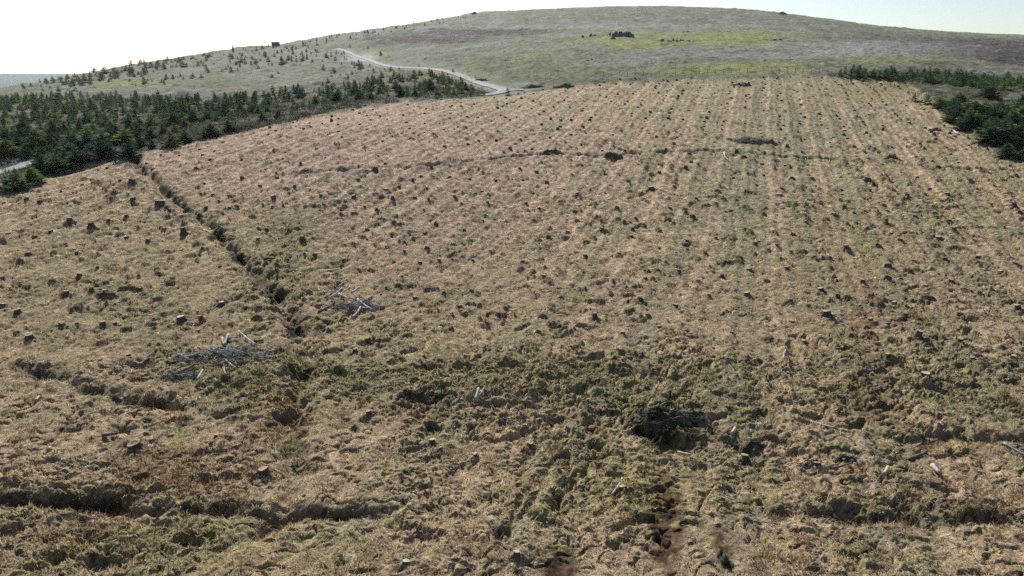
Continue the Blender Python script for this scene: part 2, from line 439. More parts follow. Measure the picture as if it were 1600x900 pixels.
# ------------------------------------------------------------------ stumps seen in the photo: (column, row, size in photo pixels, kind)
ST = """212 702 30 r|412 746 28 r|828 700 17 p|676 702 16 p|689 712 12 d|742 718 14 p|575 652 17 d|615 690 12 d|635 893 22 p|808 874 18 p|
973 770 24 r|912 663 11 s|1163 716 20 r|1273 733 20 r|102 722 18 d|338 688 11 d|206 846 12 d|47 533 16 p|162 510 15 d|98 514 13 d|
121 512 8 d|28 494 16 d|5 480 15 d|347 482 13 p|310 492 12 d|314 504 12 d|283 505 17 p|311 522 11 d|202 560 13 d|105 465 14 d|
166 465 14 d|183 477 13 d|125 438 14 d|288 368 15 t|232 379 12 d|199 375 11 d|252 358 10 d|56 374 13 d|13 369 12 d|80 365 11 d|
43 315 11 d|64 320 12 d|110 350 13 d|144 359 14 d|170 350 11 d|198 343 9 d|252 324 26 d|209 318 14 d|207 288 16 s|333 307 9 d|
359 327 10 d|342 315 6 d|322 330 10 d|153 424 8 d|280 419 9 d|345 450 10 d|180 508 9 d|
427 312 12 d|501 308 10 d|553 312 12 d|589 305 12 d|614 315 10 d|670 316 8 d|589 332 8 s|669 338 9 d|570 325 9 d|507 325 7 d|
443 324 6 d|417 363 8 s|403 376 10 d|473 379 11 d|452 388 11 d|440 399 8 s|493 401 12 d|476 401 7 d|574 377 7 d|668 391 13 d|
632 396 8 d|657 415 13 d|686 411 11 d|706 408 9 d|739 411 9 d|648 470 15 d|737 460 12 d|719 484 13 d|596 465 7 d|628 436 8 d|
701 381 6 d|680 350 8 d|754 346 7 d|762 319 9 d|710 312 9 d|721 318 6 s|433 427 10 s|556 554 14 d|701 509 8 d|758 510 9 d|693 463 10 d|583 537 15 d|662 328 8 d|
822 322 10 d|842 329 8 d|964 330 12 d|941 363 9 d|986 371 12 d|1073 380 10 d|1074 392 8 d|859 357 8 d|843 382 8 d|914 404 12 d|
967 399 12 d|817 412 9 d|849 436 13 d|1007 423 9 d|1008 439 12 d|1060 424 11 d|1055 483 14 d|929 501 13 t|842 524 12 d|973 529 13 d|
968 556 17 d|1170 427 14 d|1167 466 18 d|1107 464 12 d|993 344 9 d|1088 312 9 d|1128 310 8 d|1047 327 10 d|1083 340 8 s|1118 375 10 d|
902 308 8 d|1117 319 8 d|1030 515 11 d|925 389 7 d|
1217 307 20 d|1255 333 13 d|1302 340 13 d|1334 336 10 s|1371 334 7 s|1384 351 9 t|1429 340 12 d|1479 309 14 d|1417 311 11 d|1364 384 11 d|
1406 379 12 d|1320 393 14 d|1427 412 12 d|1476 406 12 d|1387 421 18 d|1272 407 10 d|1228 425 15 d|1346 445 12 p|1387 439 20 d|1446 450 11 d|
1485 443 13 d|1528 404 14 d|1488 362 13 d|1483 348 11 d|1582 327 12 s|1592 337 9 d|1465 377 16 d|1585 416 13 d|1281 458 17 d|1290 496 20 r|
1280 532 11 d|1312 548 19 d|1358 509 14 d|1433 537 19 t|1530 493 19 d|1498 545 16 d|1385 565 16 d|1518 568 13 d|1582 566 15 d|1445 597 18 p|
1413 499 11 d|1237 507 15 d|1397 479 15 d|1258 352 8 d|1213 388 9 d|1588 485 15 d|1255 540 12 d|
252 244 6 d|362 231 5 d|378 253 5 s|168 263 6 d|145 259 5 d|306 265 7 d|327 267 8 d|378 279 10 d|534 214 7 d|628 209 9 d|703 168 6 d|
720 167 6 s|663 177 5 p|646 173 4 d|687 193 6 s|729 184 7 d|703 185 7 d|789 184 7 s|768 174 4 s|693 203 6 d|740 215 7 d|642 228 5 d|
605 187 5 d|529 186 5 d|517 185 4 d|577 193 5 d|605 171 6 d|737 168 5 d|763 165 5 d|748 198 5 d|795 208 5 d|775 219 7 d|678 226 6 d|
762 229 6 d|645 286 7 s|703 280 9 d|658 278 11 d|587 269 16 d|460 295 10 d|603 299 11 d|470 258 7 d|442 249 5 d|563 294 7 d|755 273 9 d|432 273 6 d|
988 209 6 d|1014 209 7 d|1100 190 8 d|1099 197 6 d|1103 154 5 d|1127 164 5 d|1180 188 6 d|1187 203 6 d|1102 211 6 d|833 159 8 s|876 189 9 s|
980 189 5 d|862 173 7 d|947 153 6 d|882 219 5 d|892 204 4 d|846 256 7 s|812 266 8 d|838 272 12 d|893 274 7 d|1162 249 14 s|1017 299 16 d|
1090 261 6 d|1013 280 7 d|1067 142 9 s|1043 129 7 d|1028 146 7 d|1053 293 10 d|952 190 5 d|
1257 184 8 s|1280 179 9 s|1320 204 8 d|1266 204 7 d|1358 181 7 d|1420 193 8 p|1227 260 10 d|1268 280 12 d|1237 282 11 d|1221 298 10 s|
1300 174 6 d|1283 234 7 d|1215 154 6 d|1218 167 5 d|1263 158 6 d|1235 151 5 d|1302 216 7 d|1293 201 6 d|1398 249 14 d|1430 247 9 d|1355 284 14 d|1405 175 5 d"""
STL = []
for s_ in ST.replace('\n', '').split('|'):
    if s_.strip():
        a, b_, c, k = s_.split(); STL.append((float(a), float(b_), float(c), k))
stumps = []          # (x, y, width m, kind, px, py)
for a, b_, c, k in STL:
    x, y = hit(a, b_)
    dist = math.hypot(x, y)
    stumps.append([x, y, c / FPX * dist * (.66 if k in 'dst' else .8), k, a, b_])
    if y < 75:
        MOUND.append((x, y + .05, max(.35, c / FPX * dist * .95), .10 + .05 * random.random()))
# the rest of the stumps, on the planting rows
listed = np.array([[s[0], s[1]] for s in stumps])
extra = []
rr = random.Random(5)
for ci in range(-60, 75):
    for ai in range(8, 90):
        c = (ci + .618) * 2.35 + rr.uniform(-.3, .3); a = ai * 2.1 + rr.uniform(-.5, .5)
        x = c * RDY + a * RDX; y = -c * RDX + a * RDY
        if y < 42 or y > 150 or abs(x) > .8 * y: rr.random(); continue
        if field_in(np.array([x]), np.array([y - 1.5]), 1.0)[0] < .6: continue
        p, q = to_pix(x, y, float(base_z(x, y)))
        pr = .20 if q > 300 else .38 if q > 220 else .62
        if rr.random() > pr: continue
        if np.min(np.hypot(listed[:, 0] - x, listed[:, 1] - y)) < 1.3: continue
        extra.append([x, y, rr.uniform(.2, .42), rr.choice('ddddssssr'), float(p), float(q)])
extra.sort(key=lambda s: s[1] / s[2])
n_ind = max(0, 298 - len(stumps))
far_stumps = extra[n_ind:]
stumps += extra[:n_ind]

# ------------------------------------------------------------------ the ground sheet
def y_of_row(py):
    return np.interp(py, [100, 116, 125, 200, 300, 450, 560, 700, 900, 1010][::1], [150, 136, 127, 88, 62, 40, 29, 21.5, 15.0, 12.6])
rows_py = np.arange(1005, 122, -0.92)
Yn = y_of_row(rows_py)
Yf = np.exp(np.linspace(math.log(Yn[-1] + .4), math.log(900), 470))
Yff = np.exp(np.linspace(math.log(915), math.log(9000), 60))
YR = np.concatenate([[-4, 4, 9, 11.5], Yn, Yf, Yff])
WC = np.linspace(-.93, .93, 1300)
wx, yy = np.meshgrid(WC, YR)
xx = wx * (yy + 6)
gx, gy = xx.ravel(), yy.ravel()
gz = np.empty_like(gx)
CH = 200000
for i in range(0, len(gx), CH):
    gz[i:i + CH] = height(gx[i:i + CH], gy[i:i + CH])
K = dict(wet_shade=(.035, .036, .020), yelm=(.35, .30, .125), straw=(.415, .312, .205), pink=(.40, .284, .225), brown=(.22, .165, .12), moss=(.225, .205, .10), dark=(.10, .108, .055), peat=(.085, .050, .034),  # first tone: sodden peat, plus painted shade of ditches and big heap
         rust=(.17, .085, .040), grey=(.245, .235, .17), orange=(.27, .15, .075),
         lilac=(.172, .168, .155), hgreen=(.112, .130, .068), yel=(.185, .20, .045), heath=(.050, .035, .034), hdark=(.05, .045, .04),
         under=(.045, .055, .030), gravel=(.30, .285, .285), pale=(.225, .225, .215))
K = {k: np.array(v) for k, v in K.items()}
NEARB = [  # photo column, row, radii, colour, strength
    (560, 240, 420, 75, 'pink', .95), (300, 200, 300, 60, 'pink', .7), (700, 340, 260, 60, 'pink', .45),
    (850, 590, 330, 40, 'dark', .18), (850, 600, 360, 60, 'moss', .3), (395, 590, 130, 45, 'moss', .9), (440, 400, 60, 60, 'moss', 1.0), (470, 350, 70, 25, 'dark', .45),
    (1060, 640, 120, 30, 'dark', .55), (1000, 750, 170, 60, 'moss', .55), (460, 700, 22, 60, 'dark', .6), (290, 740, 110, 40, 'rust', .45), (440, 650, 60, 40, 'rust', .5),
    (1040, 830, 24, 70, 'peat', 1.3), (1034, 790, 20, 40, 'rust', .8), (872, 880, 26, 24, 'peat', 1.4), (1130, 855, 25, 30, 'peat', .8), (1345, 500, 26, 70, 'rust', .7), (1360, 620, 40, 50, 'peat', .65), (1390, 650, 50, 25, 'orange', .35),
    (1150, 330, 60, 90, 'grey', .7), (1250, 200, 160, 60, 'grey', .5), (1450, 200, 80, 60, 'straw', .5), (1430, 330, 170, 45, 'moss', .35),
    (1450, 590, 170, 60, 'moss', .45), (1550, 640, 90, 60, 'dark', .4), (925, 675, 14, 6, 'orange', 1.4), (1070, 765, 20, 7, 'orange', .6), (1340, 740, 14, 6, 'orange', 1.2),
    (1200, 130, 160, 16, 'grey', .6), (860, 150, 90, 10, 'grey', .3), (1380, 145, 90, 12, 'moss', .7), (200, 860, 250, 40, 'moss', .55), (90, 840, 120, 25, 'rust', .4),
    (300, 830, 120, 18, 'yel', .35), (700, 690, 60, 20, 'moss', .4), (640, 650, 60, 18, 'rust', .5), (90, 410, 90, 25, 'moss', .35), (250, 480, 120, 40, 'moss', .35),
    (1300, 800, 200, 12, 'dark', .4), (560, 600, 60, 60, 'moss', .5), (1470, 225, 40, 10, 'orange', .25), (1400, 470, 260, 120, 'brown', .45), (1380, 420, 200, 90, 'moss', .3), (1000, 480, 160, 60, 'brown', .3), (200, 450, 220, 90, 'brown', .3), (300, 870, 260, 40, 'yelm', .4), (980, 760, 200, 60, 'yelm', .35), (1350, 860, 250, 30, 'yelm', .15), (150, 420, 260, 120, 'moss', .35), (180, 520, 240, 70, 'dark', .22), (650, 430, 200, 110, 'brown', .35), (700, 520, 160, 60, 'moss', .3), (1056, 682, 56, 16, 'wet_shade', 1.2), (1040, 825, 22, 65, 'peat', 1.0), (872, 880, 24, 24, 'peat', 1.2), (1480, 700, 120, 20, 'rust', .45)]  # darkest patch paints the big heap's cast shadow along with black brash
HILLB = [
    (980, 62, 60, 14, 'yel', .9), (1120, 62, 80, 14, 'yel', .95), (1010, 74, 60, 5, 'yel', 1.2), (1180, 108, 90, 10, 'yel', .8), (1090, 118, 50, 4, 'yel', .9), (1190, 62, 60, 12, 'yel', .6),
    (870, 100, 130, 14, 'hgreen', .8), (900, 118, 140, 12, 'hgreen', 1.0), (1060, 66, 170, 16, 'yel', .55), (800, 104, 120, 14, 'hgreen', .8), (1150, 112, 140, 8, 'yel', .6), (590, 86, 25, 7, 'yel', .8), (660, 118, 90, 18, 'hgreen', .8), (700, 118, 50, 9, 'yel', .8), (800, 120, 60, 12, 'hgreen', .7), (830, 90, 60, 12, 'yel', .3),
    (660, 62, 85, 8, 'heath', 2.6), (765, 51, 90, 6, 'heath', 2.2), (690, 55, 100, 6, 'hdark', .5), (600, 70, 22, 6, 'heath', .9),
    (1560, 78, 160, 14, 'heath', 2.4), (1600, 92, 60, 13, 'heath', 2.0), (1450, 66, 70, 6, 'heath', 1.2), (1600, 90, 40, 13, 'heath', 1.3), (1400, 60, 90, 6, 'heath', .6), (1330, 50, 90, 5, 'hdark', .35),
    (1150, 85, 200, 10, 'lilac', 1.0), (1360, 80, 160, 14, 'pale', .8), (950, 44, 260, 3.5, 'pale', .8), (1400, 97, 100, 6, 'yel', .5),
    (200, 133, 70, 7, 'yel', .9), (350, 125, 100, 10, 'hgreen', .8), (160, 115, 120, 8, 'heath', .35), (320, 138, 60, 3, 'heath', .8), (480, 90, 80, 6, 'lilac', .4), (490, 112, 80, 10, 'hgreen', .6),
    (430, 74, 100, 4, 'hdark', .6), (560, 93, 22, 7, 'gravel', 1.3), (575, 88, 18, 4, 'gravel', 1.0),
    (860, 128, 60, 5, 'hdark', .5), (690, 135, 60, 12, 'under', .8), (745, 132, 18, 8, 'gravel', .4), (950, 15, 400, 5, 'hgreen', .3),
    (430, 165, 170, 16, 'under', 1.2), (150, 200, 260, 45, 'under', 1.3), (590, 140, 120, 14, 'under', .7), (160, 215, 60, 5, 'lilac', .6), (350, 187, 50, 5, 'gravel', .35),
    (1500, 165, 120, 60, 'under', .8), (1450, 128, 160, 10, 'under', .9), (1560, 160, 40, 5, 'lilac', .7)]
def blend(c, k, a):
    a = np.clip(a, 0, 1)[:, None]
    return c * (1 - a) + K[k] * a
def ground_color(x, y):
    z = base_z(x, y); px, py = to_pix(x, y, z); fin = field_in(x, y, 1.5)
    f1 = fbm(x / 2.6, y / 2.6, 4, 101); f2 = fbm(x / .8, y / .8, 3, 102); f2 = f2 * (1 + .25 * sstep(24, 34, y)); f3 = fbm(x / .3, y / .3, 2, 103); f4 = fbm(x / 9, y / 9, 3, 104)
    c = np.tile(K['straw'], (len(x), 1)) * (1 + .16 * f1 + .22 * f2 + .2 * f3)[:, None]
    for a, b, rx, ry, k, s in NEARB:
        if k in ('pink', 'grey', 'straw'):
            c = blend(c, k, s * blob(px, py, a, b, rx, ry) * (1 + .6 * f1))
    rc = x * RDY - y * RDX + 0.3 * perlin(x / 6, y / 14, 31)
    st = np.cos(2 * pi * rc / 4.7 + 1.2 * perlin(x / 20, y / 40, 35)) * (.55 + .45 * sstep(-10, 25, x - .05 * y))
    c = blend(c, 'grey', sstep(-.1, .8, st + 1.2 * f1 + .5 * f4) * .5 * sstep(-25, 10, x))
    c = blend(c, 'dark', sstep(.35, 1.1, np.cos(2 * pi * rc / 2.35 + 2.4) * (.95 - .3 * sstep(480, 640, py)) + .9 * f2 + .6 * f1) * .5)
    farw = sstep(34, 55, y)
    c = c * (1 + farw * (.5 * perlin(x / .55, y / .9, 121) + .35 * perlin(x / .3, y / .5, 122)))[:, None]
    c = blend(c, 'peat', farw * sstep(.24, .48, fbm(x / .7, y / 1.0, 3, 123) + .15 * f1) * .75)
    c = blend(c, 'moss', sstep(.25, 1.0, st + .9 * f2) * (.28 + .14 * sstep(0, 20, x)))
    c = blend(c, 'brown', sstep(.02, .5, fbm(x / 1.7, y / 1.7, 4, 125) + .2 * f2 - .12 * sstep(600, 720, py)) * .7)
    c = blend(c, 'moss', sstep(.05, .5, f2 * .75 + f1 * .6 - .05 + .10 * sstep(250, 520, py) - .16 * sstep(640, 760, py)) * .75)
    c = blend(c, 'dark', sstep(.22, .55, f3 * .6 + f2 * .6 + .3 * f4 - .04 - .12 * sstep(620, 720, py)) * .65)
    c = blend(c, 'rust', sstep(.35, .7, fbm(x / 1.4, y / 1.4, 3, 106)) * .55)
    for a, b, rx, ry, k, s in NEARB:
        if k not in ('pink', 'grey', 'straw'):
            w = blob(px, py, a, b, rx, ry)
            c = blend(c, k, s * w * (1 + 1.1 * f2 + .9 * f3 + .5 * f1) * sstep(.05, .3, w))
    c = blend(c, 'straw', sstep(.28, .6, fbm(x / .5, y / .5, 3, 107) + .2 * f1) * .6)
    c = blend(c, 'peat', sstep(.30, .5, fbm(x / .28, y / .28, 2, 108) + .25 * f1 + .06 * sstep(300, 560, py)) * .8)
    c = blend(c, 'wet_shade', clods(x, y) * sstep(22, 38, y) * (.55 + .8 * f3))
    c = blend(c, 'yelm', sstep(.30, .55, fbm(x / .7, y / .7, 2, 109) + .35 * f1 + .05 * sstep(300, 560, py) + .1 * sstep(640, 760, py)) * .6)
    # ditch bottoms: sodden peat and rank moss; the tint also paints wall shade
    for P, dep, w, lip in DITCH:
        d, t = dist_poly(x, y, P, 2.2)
        c = blend(c, 'wet_shade', 1.1 * (dep > .3) * np.exp(-(d / (w * 1.6)) ** 2) * np.clip((.5 if dep > .5 else .22) + 1.1 * perlin(x / 1.9, y / 1.9, 63) + .6 * f2, 0, 1))
    # outside
    h = np.tile(K['lilac'], (len(x), 1)) * (1 + .15 * f4 + .12 * f1)[:, None]
    hx, hy = x + 8 * fbm(x / 25, y / 25, 3, 112), y + 14 * fbm(x / 25, y / 25, 3, 113)
    g1 = fbm(hx / 22, hy / 30, 4, 110); g2 = fbm(hx / 6, hy / 8, 4, 111)
    h = blend(h, 'hgreen', sstep(-.4, .2, g1 + .5 * g2) * .9)
    h = blend(h, 'heath', sstep(.20, .62, fbm(x / 16, y / 28, 4, 114) + .35 * g2) * .6)
    h = blend(h, 'pale', sstep(.25, .6, fbm(x / 9, y / 12, 4, 117)) * .55)
    qx = px + 18 * g2 + 10 * g1; qy = py + 2.5 * g2
    for a, b, rx, ry, k, s in HILLB:
        w = blob(qx, qy, a, b, rx, ry)
        h = blend(h, k, s * w * (.75 + 1.6 * g2 + .9 * f1) * sstep(.06, .35, w))
    h = blend(h, 'hdark', sstep(.16, .5, fbm(x / 2.6, y / 4.2, 3, 115) + .25 * g1) * .6)
    h = h * (1 + .5 * fbm(x / 1.3, y / 2.2, 2, 118) + .35 * fbm(x / 5, y / 9, 3, 119))[:, None]
    for P in (ROAD, ROAD2, ROADL):
        d, t = dist_poly(x, y, P, 8)
        h = blend(h, 'gravel', sstep(3.0, 1.6, d + 1.2 * f2) * .5)
    return np.clip(h * (1 - fin[:, None]) + c * fin[:, None], .012, .7)
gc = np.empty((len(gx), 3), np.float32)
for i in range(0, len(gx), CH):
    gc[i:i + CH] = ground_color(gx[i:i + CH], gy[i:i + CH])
nr, nc = len(YR), len(WC)
ii = (np.arange(nr - 1)[:, None] * nc + np.arange(nc - 1)).ravel()
GF = np.stack([ii, ii + 1, ii + nc + 1, ii + nc], 1)
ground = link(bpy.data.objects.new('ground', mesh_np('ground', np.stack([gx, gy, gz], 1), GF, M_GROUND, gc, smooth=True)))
tag(ground, 'felled hillside of straw, moss and peat rising to rough green and lilac moorland', kind='structure')

# distant moor on the far left
px_ = np.linspace(-700, 700, 260); tt_ = np.linspace(0, 1, 40)
hv = []
top = np.interp(px_, [-700, 0, 90, 150, 400, 700], [118, 115, 115, 114.5, 112, 112])
for t in tt_:
    Y = 2300 + 1500 * t
    u, s = pix_dir(px_, 152 + (top - 152) * t ** .8)
    X = u * Y
    hv.append(np.stack([X, np.full_like(X, Y), s * Y + 6 * fbm(X / 260, np.full_like(X, Y) / 260, 4, 131) * np.sin(pi * min(t, .98))], 1))
back = hv[-1].copy(); back[:, 1] += 900; back[:, 2] -= 160; hv.append(back)
hv = np.concatenate(hv); nn_ = len(px_); ii = (np.arange(40)[:, None] * nn_ + np.arange(nn_ - 1)).ravel()
q = fbm(hv[:, 0] / 160, hv[:, 1] / 260, 4, 133)
hc = np.tile(np.array((.03, .05, .045)), (len(hv), 1)) * (1 + .5 * q)[:, None]
hc = hc * (1 - .3 * sstep(.1, .3, fbm(hv[:, 0] / 400, hv[:, 1] / 300, 3, 134)))[:, None]
dh = link(bpy.data.objects.new('distant_hill', mesh_np('distant_hill', hv, np.stack([ii, ii + 1, ii + nn_ + 1, ii + nn_], 1), M_GROUND, hc, smooth=True)))
tag(dh, 'far hazy moorland ridge beyond the left shoulder of the hill', kind='structure')

# the gravel road
def ribbon(name, P, width, zoff):
    # resample evenly, smooth
    seg = np.hypot(*np.diff(P, axis=0).T); L = np.concatenate([[0], np.cumsum(seg)])
    m = int(L[-1] / 1.5) + 2; s = np.linspace(0, L[-1], m)
    x = np.interp(s, L, P[:, 0]); y = np.interp(s, L, P[:, 1])
    for _ in range(10):
        x[1:-1] = (x[:-2] + x[1:-1] * 2 + x[2:]) / 4; y[1:-1] = (y[:-2] + y[1:-1] * 2 + y[2:]) / 4
    tx, ty = np.gradient(x), np.gradient(y); l = np.hypot(tx, ty); nx, ny = -ty / l, tx / l
    k = np.linspace(-1, 1, 9)
    wv = width / 2 * (1 + .3 * perlin(s / 5, s * 0, 141) + .2 * perlin(s / 1.7, s * 0 + 3, 142))
    X = x[:, None] + nx[:, None] * k * wv[:, None]; Y = y[:, None] + ny[:, None] * k * wv[:, None]
    Z = height(X.ravel(), Y.ravel()).reshape(X.shape) + zoff + .06 * (1 - k ** 2)
    ii = (np.arange(m - 1)[:, None] * 9 + np.arange(8)).ravel()
    return mesh_np(name, np.stack([X.ravel(), Y.ravel(), Z.ravel()], 1), np.stack([ii, ii + 1, ii + 10, ii + 9], 1), M_ROAD,
                   (np.ones((m, 1, 1)) * np.array([.45, .8, 1.15, .95, .62, .95, 1.15, .8, .45])[None, :, None] * np.array((1, 1.0, .97))).reshape(-1, 3) * (1 + .3 * perlin(X.ravel() / 1.1, Y.ravel() / 1.1, 145))[:, None], smooth=True)
road = link(bpy.data.objects.new('road', ribbon('road', ROAD, 2.3, .12)))
tag(road, 'pale gravel forestry road winding up the left of the hill', kind='structure')
road2 = link(bpy.data.objects.new('road_spur', ribbon('road_spur', ROAD2, 2.2, .125)))
tag(road2, 'short gravel spur leaving the road at the top of the felled ground', kind='structure')

road3 = link(bpy.data.objects.new('road_lower', ribbon('road_lower', ROADL, 4.4, .12)))
tag(road3, 'lower stretch of gravel road glimpsed between spruces at the left edge', kind='structure')

# ------------------------------------------------------------------ litter, tussocks, shrubs that nobody could count
def scatter_screen(nmax, py0, py1, px0=-120, px1=1720, wfun=None, seed=1):
    g = np.random.default_rng(seed)
    px = g.uniform(px0, px1, nmax); py = g.uniform(py0, py1, nmax)
    u, _ = pix_dir(px, py); Y = y_of_row(py)
    x = u * Y; y = Y
    k = field_in(x, y, 1.0) > .5
    x, y = x[k], y[k]
    ppx, ppy = to_pix(x, y, base_z(x, y))
    bare = sum(blob(ppx, ppy, a, b, rx, ry) for a, b, rx, ry, kk, s_ in NEARB if kk in ('peat', 'orange'))
    bare = bare + sum(1.2 * (dep > .45) * np.exp(-(dist_poly(x, y, P, 2)[0] / (w * .9)) ** 2) for P, dep, w, lip in DITCH)
    k = np.random.default_rng(seed + 500).random(len(x)) > bare * 1.5
    x, y = x[k], y[k]
    return x, y
def build_blades(name, x, y, ln, wd, flat, cols, label, g, zlift=.0, az=None, curve=.3):
    """one curved strip (two quads) per blade"""
    n_ = len(x); z = height(x, y) + zlift
    az = g.uniform(0, 2 * pi, n_) if az is None else az
    el = flat
    dx, dy, dz = np.cos(az) * np.cos(el), np.sin(az) * np.cos(el), np.sin(el)
    sx, sy = -np.sin(az), np.cos(az)
    tw = g.uniform(-.7, .7, n_)
    sz = np.sin(tw); sx, sy = sx * np.cos(tw), sy * np.cos(tw)
    V = np.empty((n_, 6, 3), np.float32)
    for i, (t, w) in enumerate(((0, 1), (.55, .8), (1, .25))):
        cz = curve * ln * (t - t * t) * 1.5
        cx, cyy, czz = x + dx * ln * t, y + dy * ln * t, z + dz * ln * t + cz
        for j, s_ in enumerate((-1, 1)):
            V[:, i * 2 + j, 0] = cx + s_ * sx * wd * w / 2; V[:, i * 2 + j, 1] = cyy + s_ * sy * wd * w / 2; V[:, i * 2 + j, 2] = czz + s_ * sz * wd * w / 2
    b = (np.arange(n_) * 6)[:, None]
    F = np.concatenate([b + [0, 1, 3, 2], b + [2, 3, 5, 4]])
    C = np.repeat(cols, 6, axis=0)
    o = link(bpy.data.objects.new(name, mesh_np(name, V.reshape(-1, 3), F, M_GRASS, C)))
    tag(o, label, kind='stuff'); return o
g = np.random.default_rng(21)
# dead straw lying about
x, y = scatter_screen(120000, 250, 990, seed=31)
pxv, pyv = to_pix(x, y, base_z(x, y))
ln = g.uniform(.07, .26, len(x)) * np.clip(y / 28, .75, 1.6); wd = g.uniform(.008, .020, len(x)) * np.clip(y / 22, .9, 3)
cc = np.array([(.55, .45, .32), (.44, .345, .24), (.72, .64, .50), (.22, .15, .10)])[g.choice(4, len(x), p=[.36, .34, .10, .2])] * g.uniform(.75, 1.15, (len(x), 1))
build_blades('straw_litter', x, y, ln, wd, g.uniform(0, .45, len(x)), cc, 'loose pale straw and broken grass lying over the felled ground', g, .01)
# tufts
def tufts(name, n_t, py0, py1, nb, hgt, cols, probs, label, seed, bias, wide=1.0, spread=.5):
    g = np.random.default_rng(seed)
    x, y = scatter_screen(n_t, py0, py1, seed=seed + 1)
    px, py = to_pix(x, y, base_z(x, y))
    k = g.random(len(x)) < bias(x, y, px, py); x, y = x[k], y[k]; n_ = len(x)
    sc = g.uniform(.6, 1.5, n_) ** 1.3
    ci = g.choice(len(cols), n_, p=probs); cb = np.array(cols)[ci] * g.uniform(.75, 1.3, (n_, 1))
    x = np.repeat(x, nb); y = np.repeat(y, nb); s = np.repeat(sc, nb); cb = np.repeat(cb, nb, axis=0)
    a = g.uniform(0, 2 * pi, len(x)); r = np.sqrt(g.random(len(x))) * .11 * s * spread * 2
    ln = hgt * s * g.uniform(.5, 1.2, len(x)); wd = g.uniform(.010, .022, len(x)) * wide * np.clip(y / 20, 1, 3)
    el = pi / 2 - (r / (.11 * s * spread * 2 + 1e-6)) * g.uniform(.5, 1.3, len(x))
    return build_blades(name, x + np.cos(a) * r, y + np.sin(a) * r, ln, wd, el, cb * g.uniform(.7, 1.3, (len(x), 1)), label, g, -.02, a + g.uniform(-.5, .5, len(x)), -.15)
gn = lambda x, y, s, k: fbm(x / s, y / s, 3, k)
tufts('grass_tussocks', 13000, 330, 1000, 14, .075, [(.50, .42, .26), (.28, .30, .12), (.62, .53, .36), (.16, .19, .08)], [.38, .22, .30, .10],
      'small tussocks of straw and green grass on the felled ground', 51, lambda x, y, px, py: np.clip(.5 + .9 * gn(x, y, 2.2, 201), .1, 1))
tufts('moss_cushions', 16000, 380, 1000, 16, .07, [(.30, .26, .11), (.18, .19, .07), (.36, .31, .12), (.10, .11, .045)], [.35, .35, .15, .15],
      'cushions of yellow green moss', 61, lambda x, y, px, py: np.clip(rough_map(x, y, px, py) - .35 + .8 * gn(x, y, 1.6, 202), 0, 1), wide=2.2, spread=1.0)
def heath_b(x, y, px, py):
    return np.clip(.05 + .5 * sstep(.25, .5, gn(x, y, 1.8, 203)) + .8 * blob(px, py, 290, 745, 120, 45) + .7 * blob(px, py, 430, 660, 60, 40) + .5 * blob(px, py, 90, 850, 160, 35) + .5 * blob(px, py, 1400, 790, 250, 25), 0, 1)
tufts('heather_tufts', 5200, 420, 1000, 34, .20, [(.15, .085, .045), (.10, .065, .045), (.19, .12, .06), (.20, .11, .04)], [.4, .25, .2, .15],
      'low brown heather and dead bracken tufts', 71, heath_b, wide=1.0, spread=1.0)
def rush_b(x, y, px, py):
    b = 0
    for a, c, rx, ry in ((455, 690, 14, 25), (460, 770, 12, 25), (215, 800, 40, 10), (440, 400, 40, 50), (1133, 862, 6, 8), (1060, 600, 200, 40), (800, 600, 200, 40), (395, 590, 120, 40), (1500, 600, 120, 60)):
        b = b + .5 * blob(px, py, a, c, rx, ry)
    return np.clip(b, 0, .7)
tufts('green_rushes', 3600, 330, 1000, 22, .2, [(.08, .125, .045), (.11, .15, .05), (.16, .19, .07)], [.4, .35, .25],
      'dark green rushes and sedge in the boggy hollows and ditches', 81, rush_b, spread=.8)
# dark brash along the lower left edge of the felled ground and under the young trees
def shrub_cloud(name, boxes, n_, label, cols, size, seed):
    g = np.random.default_rng(seed); X = []; Y = []
    for (poly, share) in boxes:
        P = np.array(poly, float); k = int(n_ * share)
        a = g.uniform(P[:, 0].min(), P[:, 0].max(), k * 3); b = g.uniform(P[:, 1].min(), P[:, 1].max(), k * 3)
        ins = inside(P, a, b); a, b = a[ins][:k], b[ins][:k]
        q = np.array([hit(i, j) for i, j in zip(a, b)]); X.append(q[:, 0]); Y.append(q[:, 1])
    x = np.concatenate(X); y = np.concatenate(Y); nb = 16
    s = g.uniform(.5, 1.3, len(x)); cb = np.array(cols)[g.choice(len(cols), len(x))] * g.uniform(.7, 1.3, (len(x), 1))
    x = np.repeat(x, nb); y = np.repeat(y, nb); s = np.repeat(s, nb); cb = np.repeat(cb, nb, axis=0)
    a = g.uniform(0, 2 * pi, len(x)); r = np.sqrt(g.random(len(x))) * size * s
    build_blades(name, x + np.cos(a) * r, y + np.sin(a) * r, size * g.uniform(.5, 1.1, len(x)) * s, size * .14 * g.uniform(.6, 1.4, len(x)), pi / 2 - r / (size * s) * 1.1, cb * g.uniform(.7, 1.3, (len(x), 1)), label, g, -.05, a, -.1)
def inside(P, a, b):
    c = np.zeros(len(a), bool); j = len(P) - 1
    for i in range(len(P)):
        cond = ((P[i, 1] > b) != (P[j, 1] > b)) & (a < (P[j, 0] - P[i, 0]) * (b - P[i, 1]) / (P[j, 1] - P[i, 1] + 1e-9) + P[i, 0])
        c ^= cond; j = i
    return c
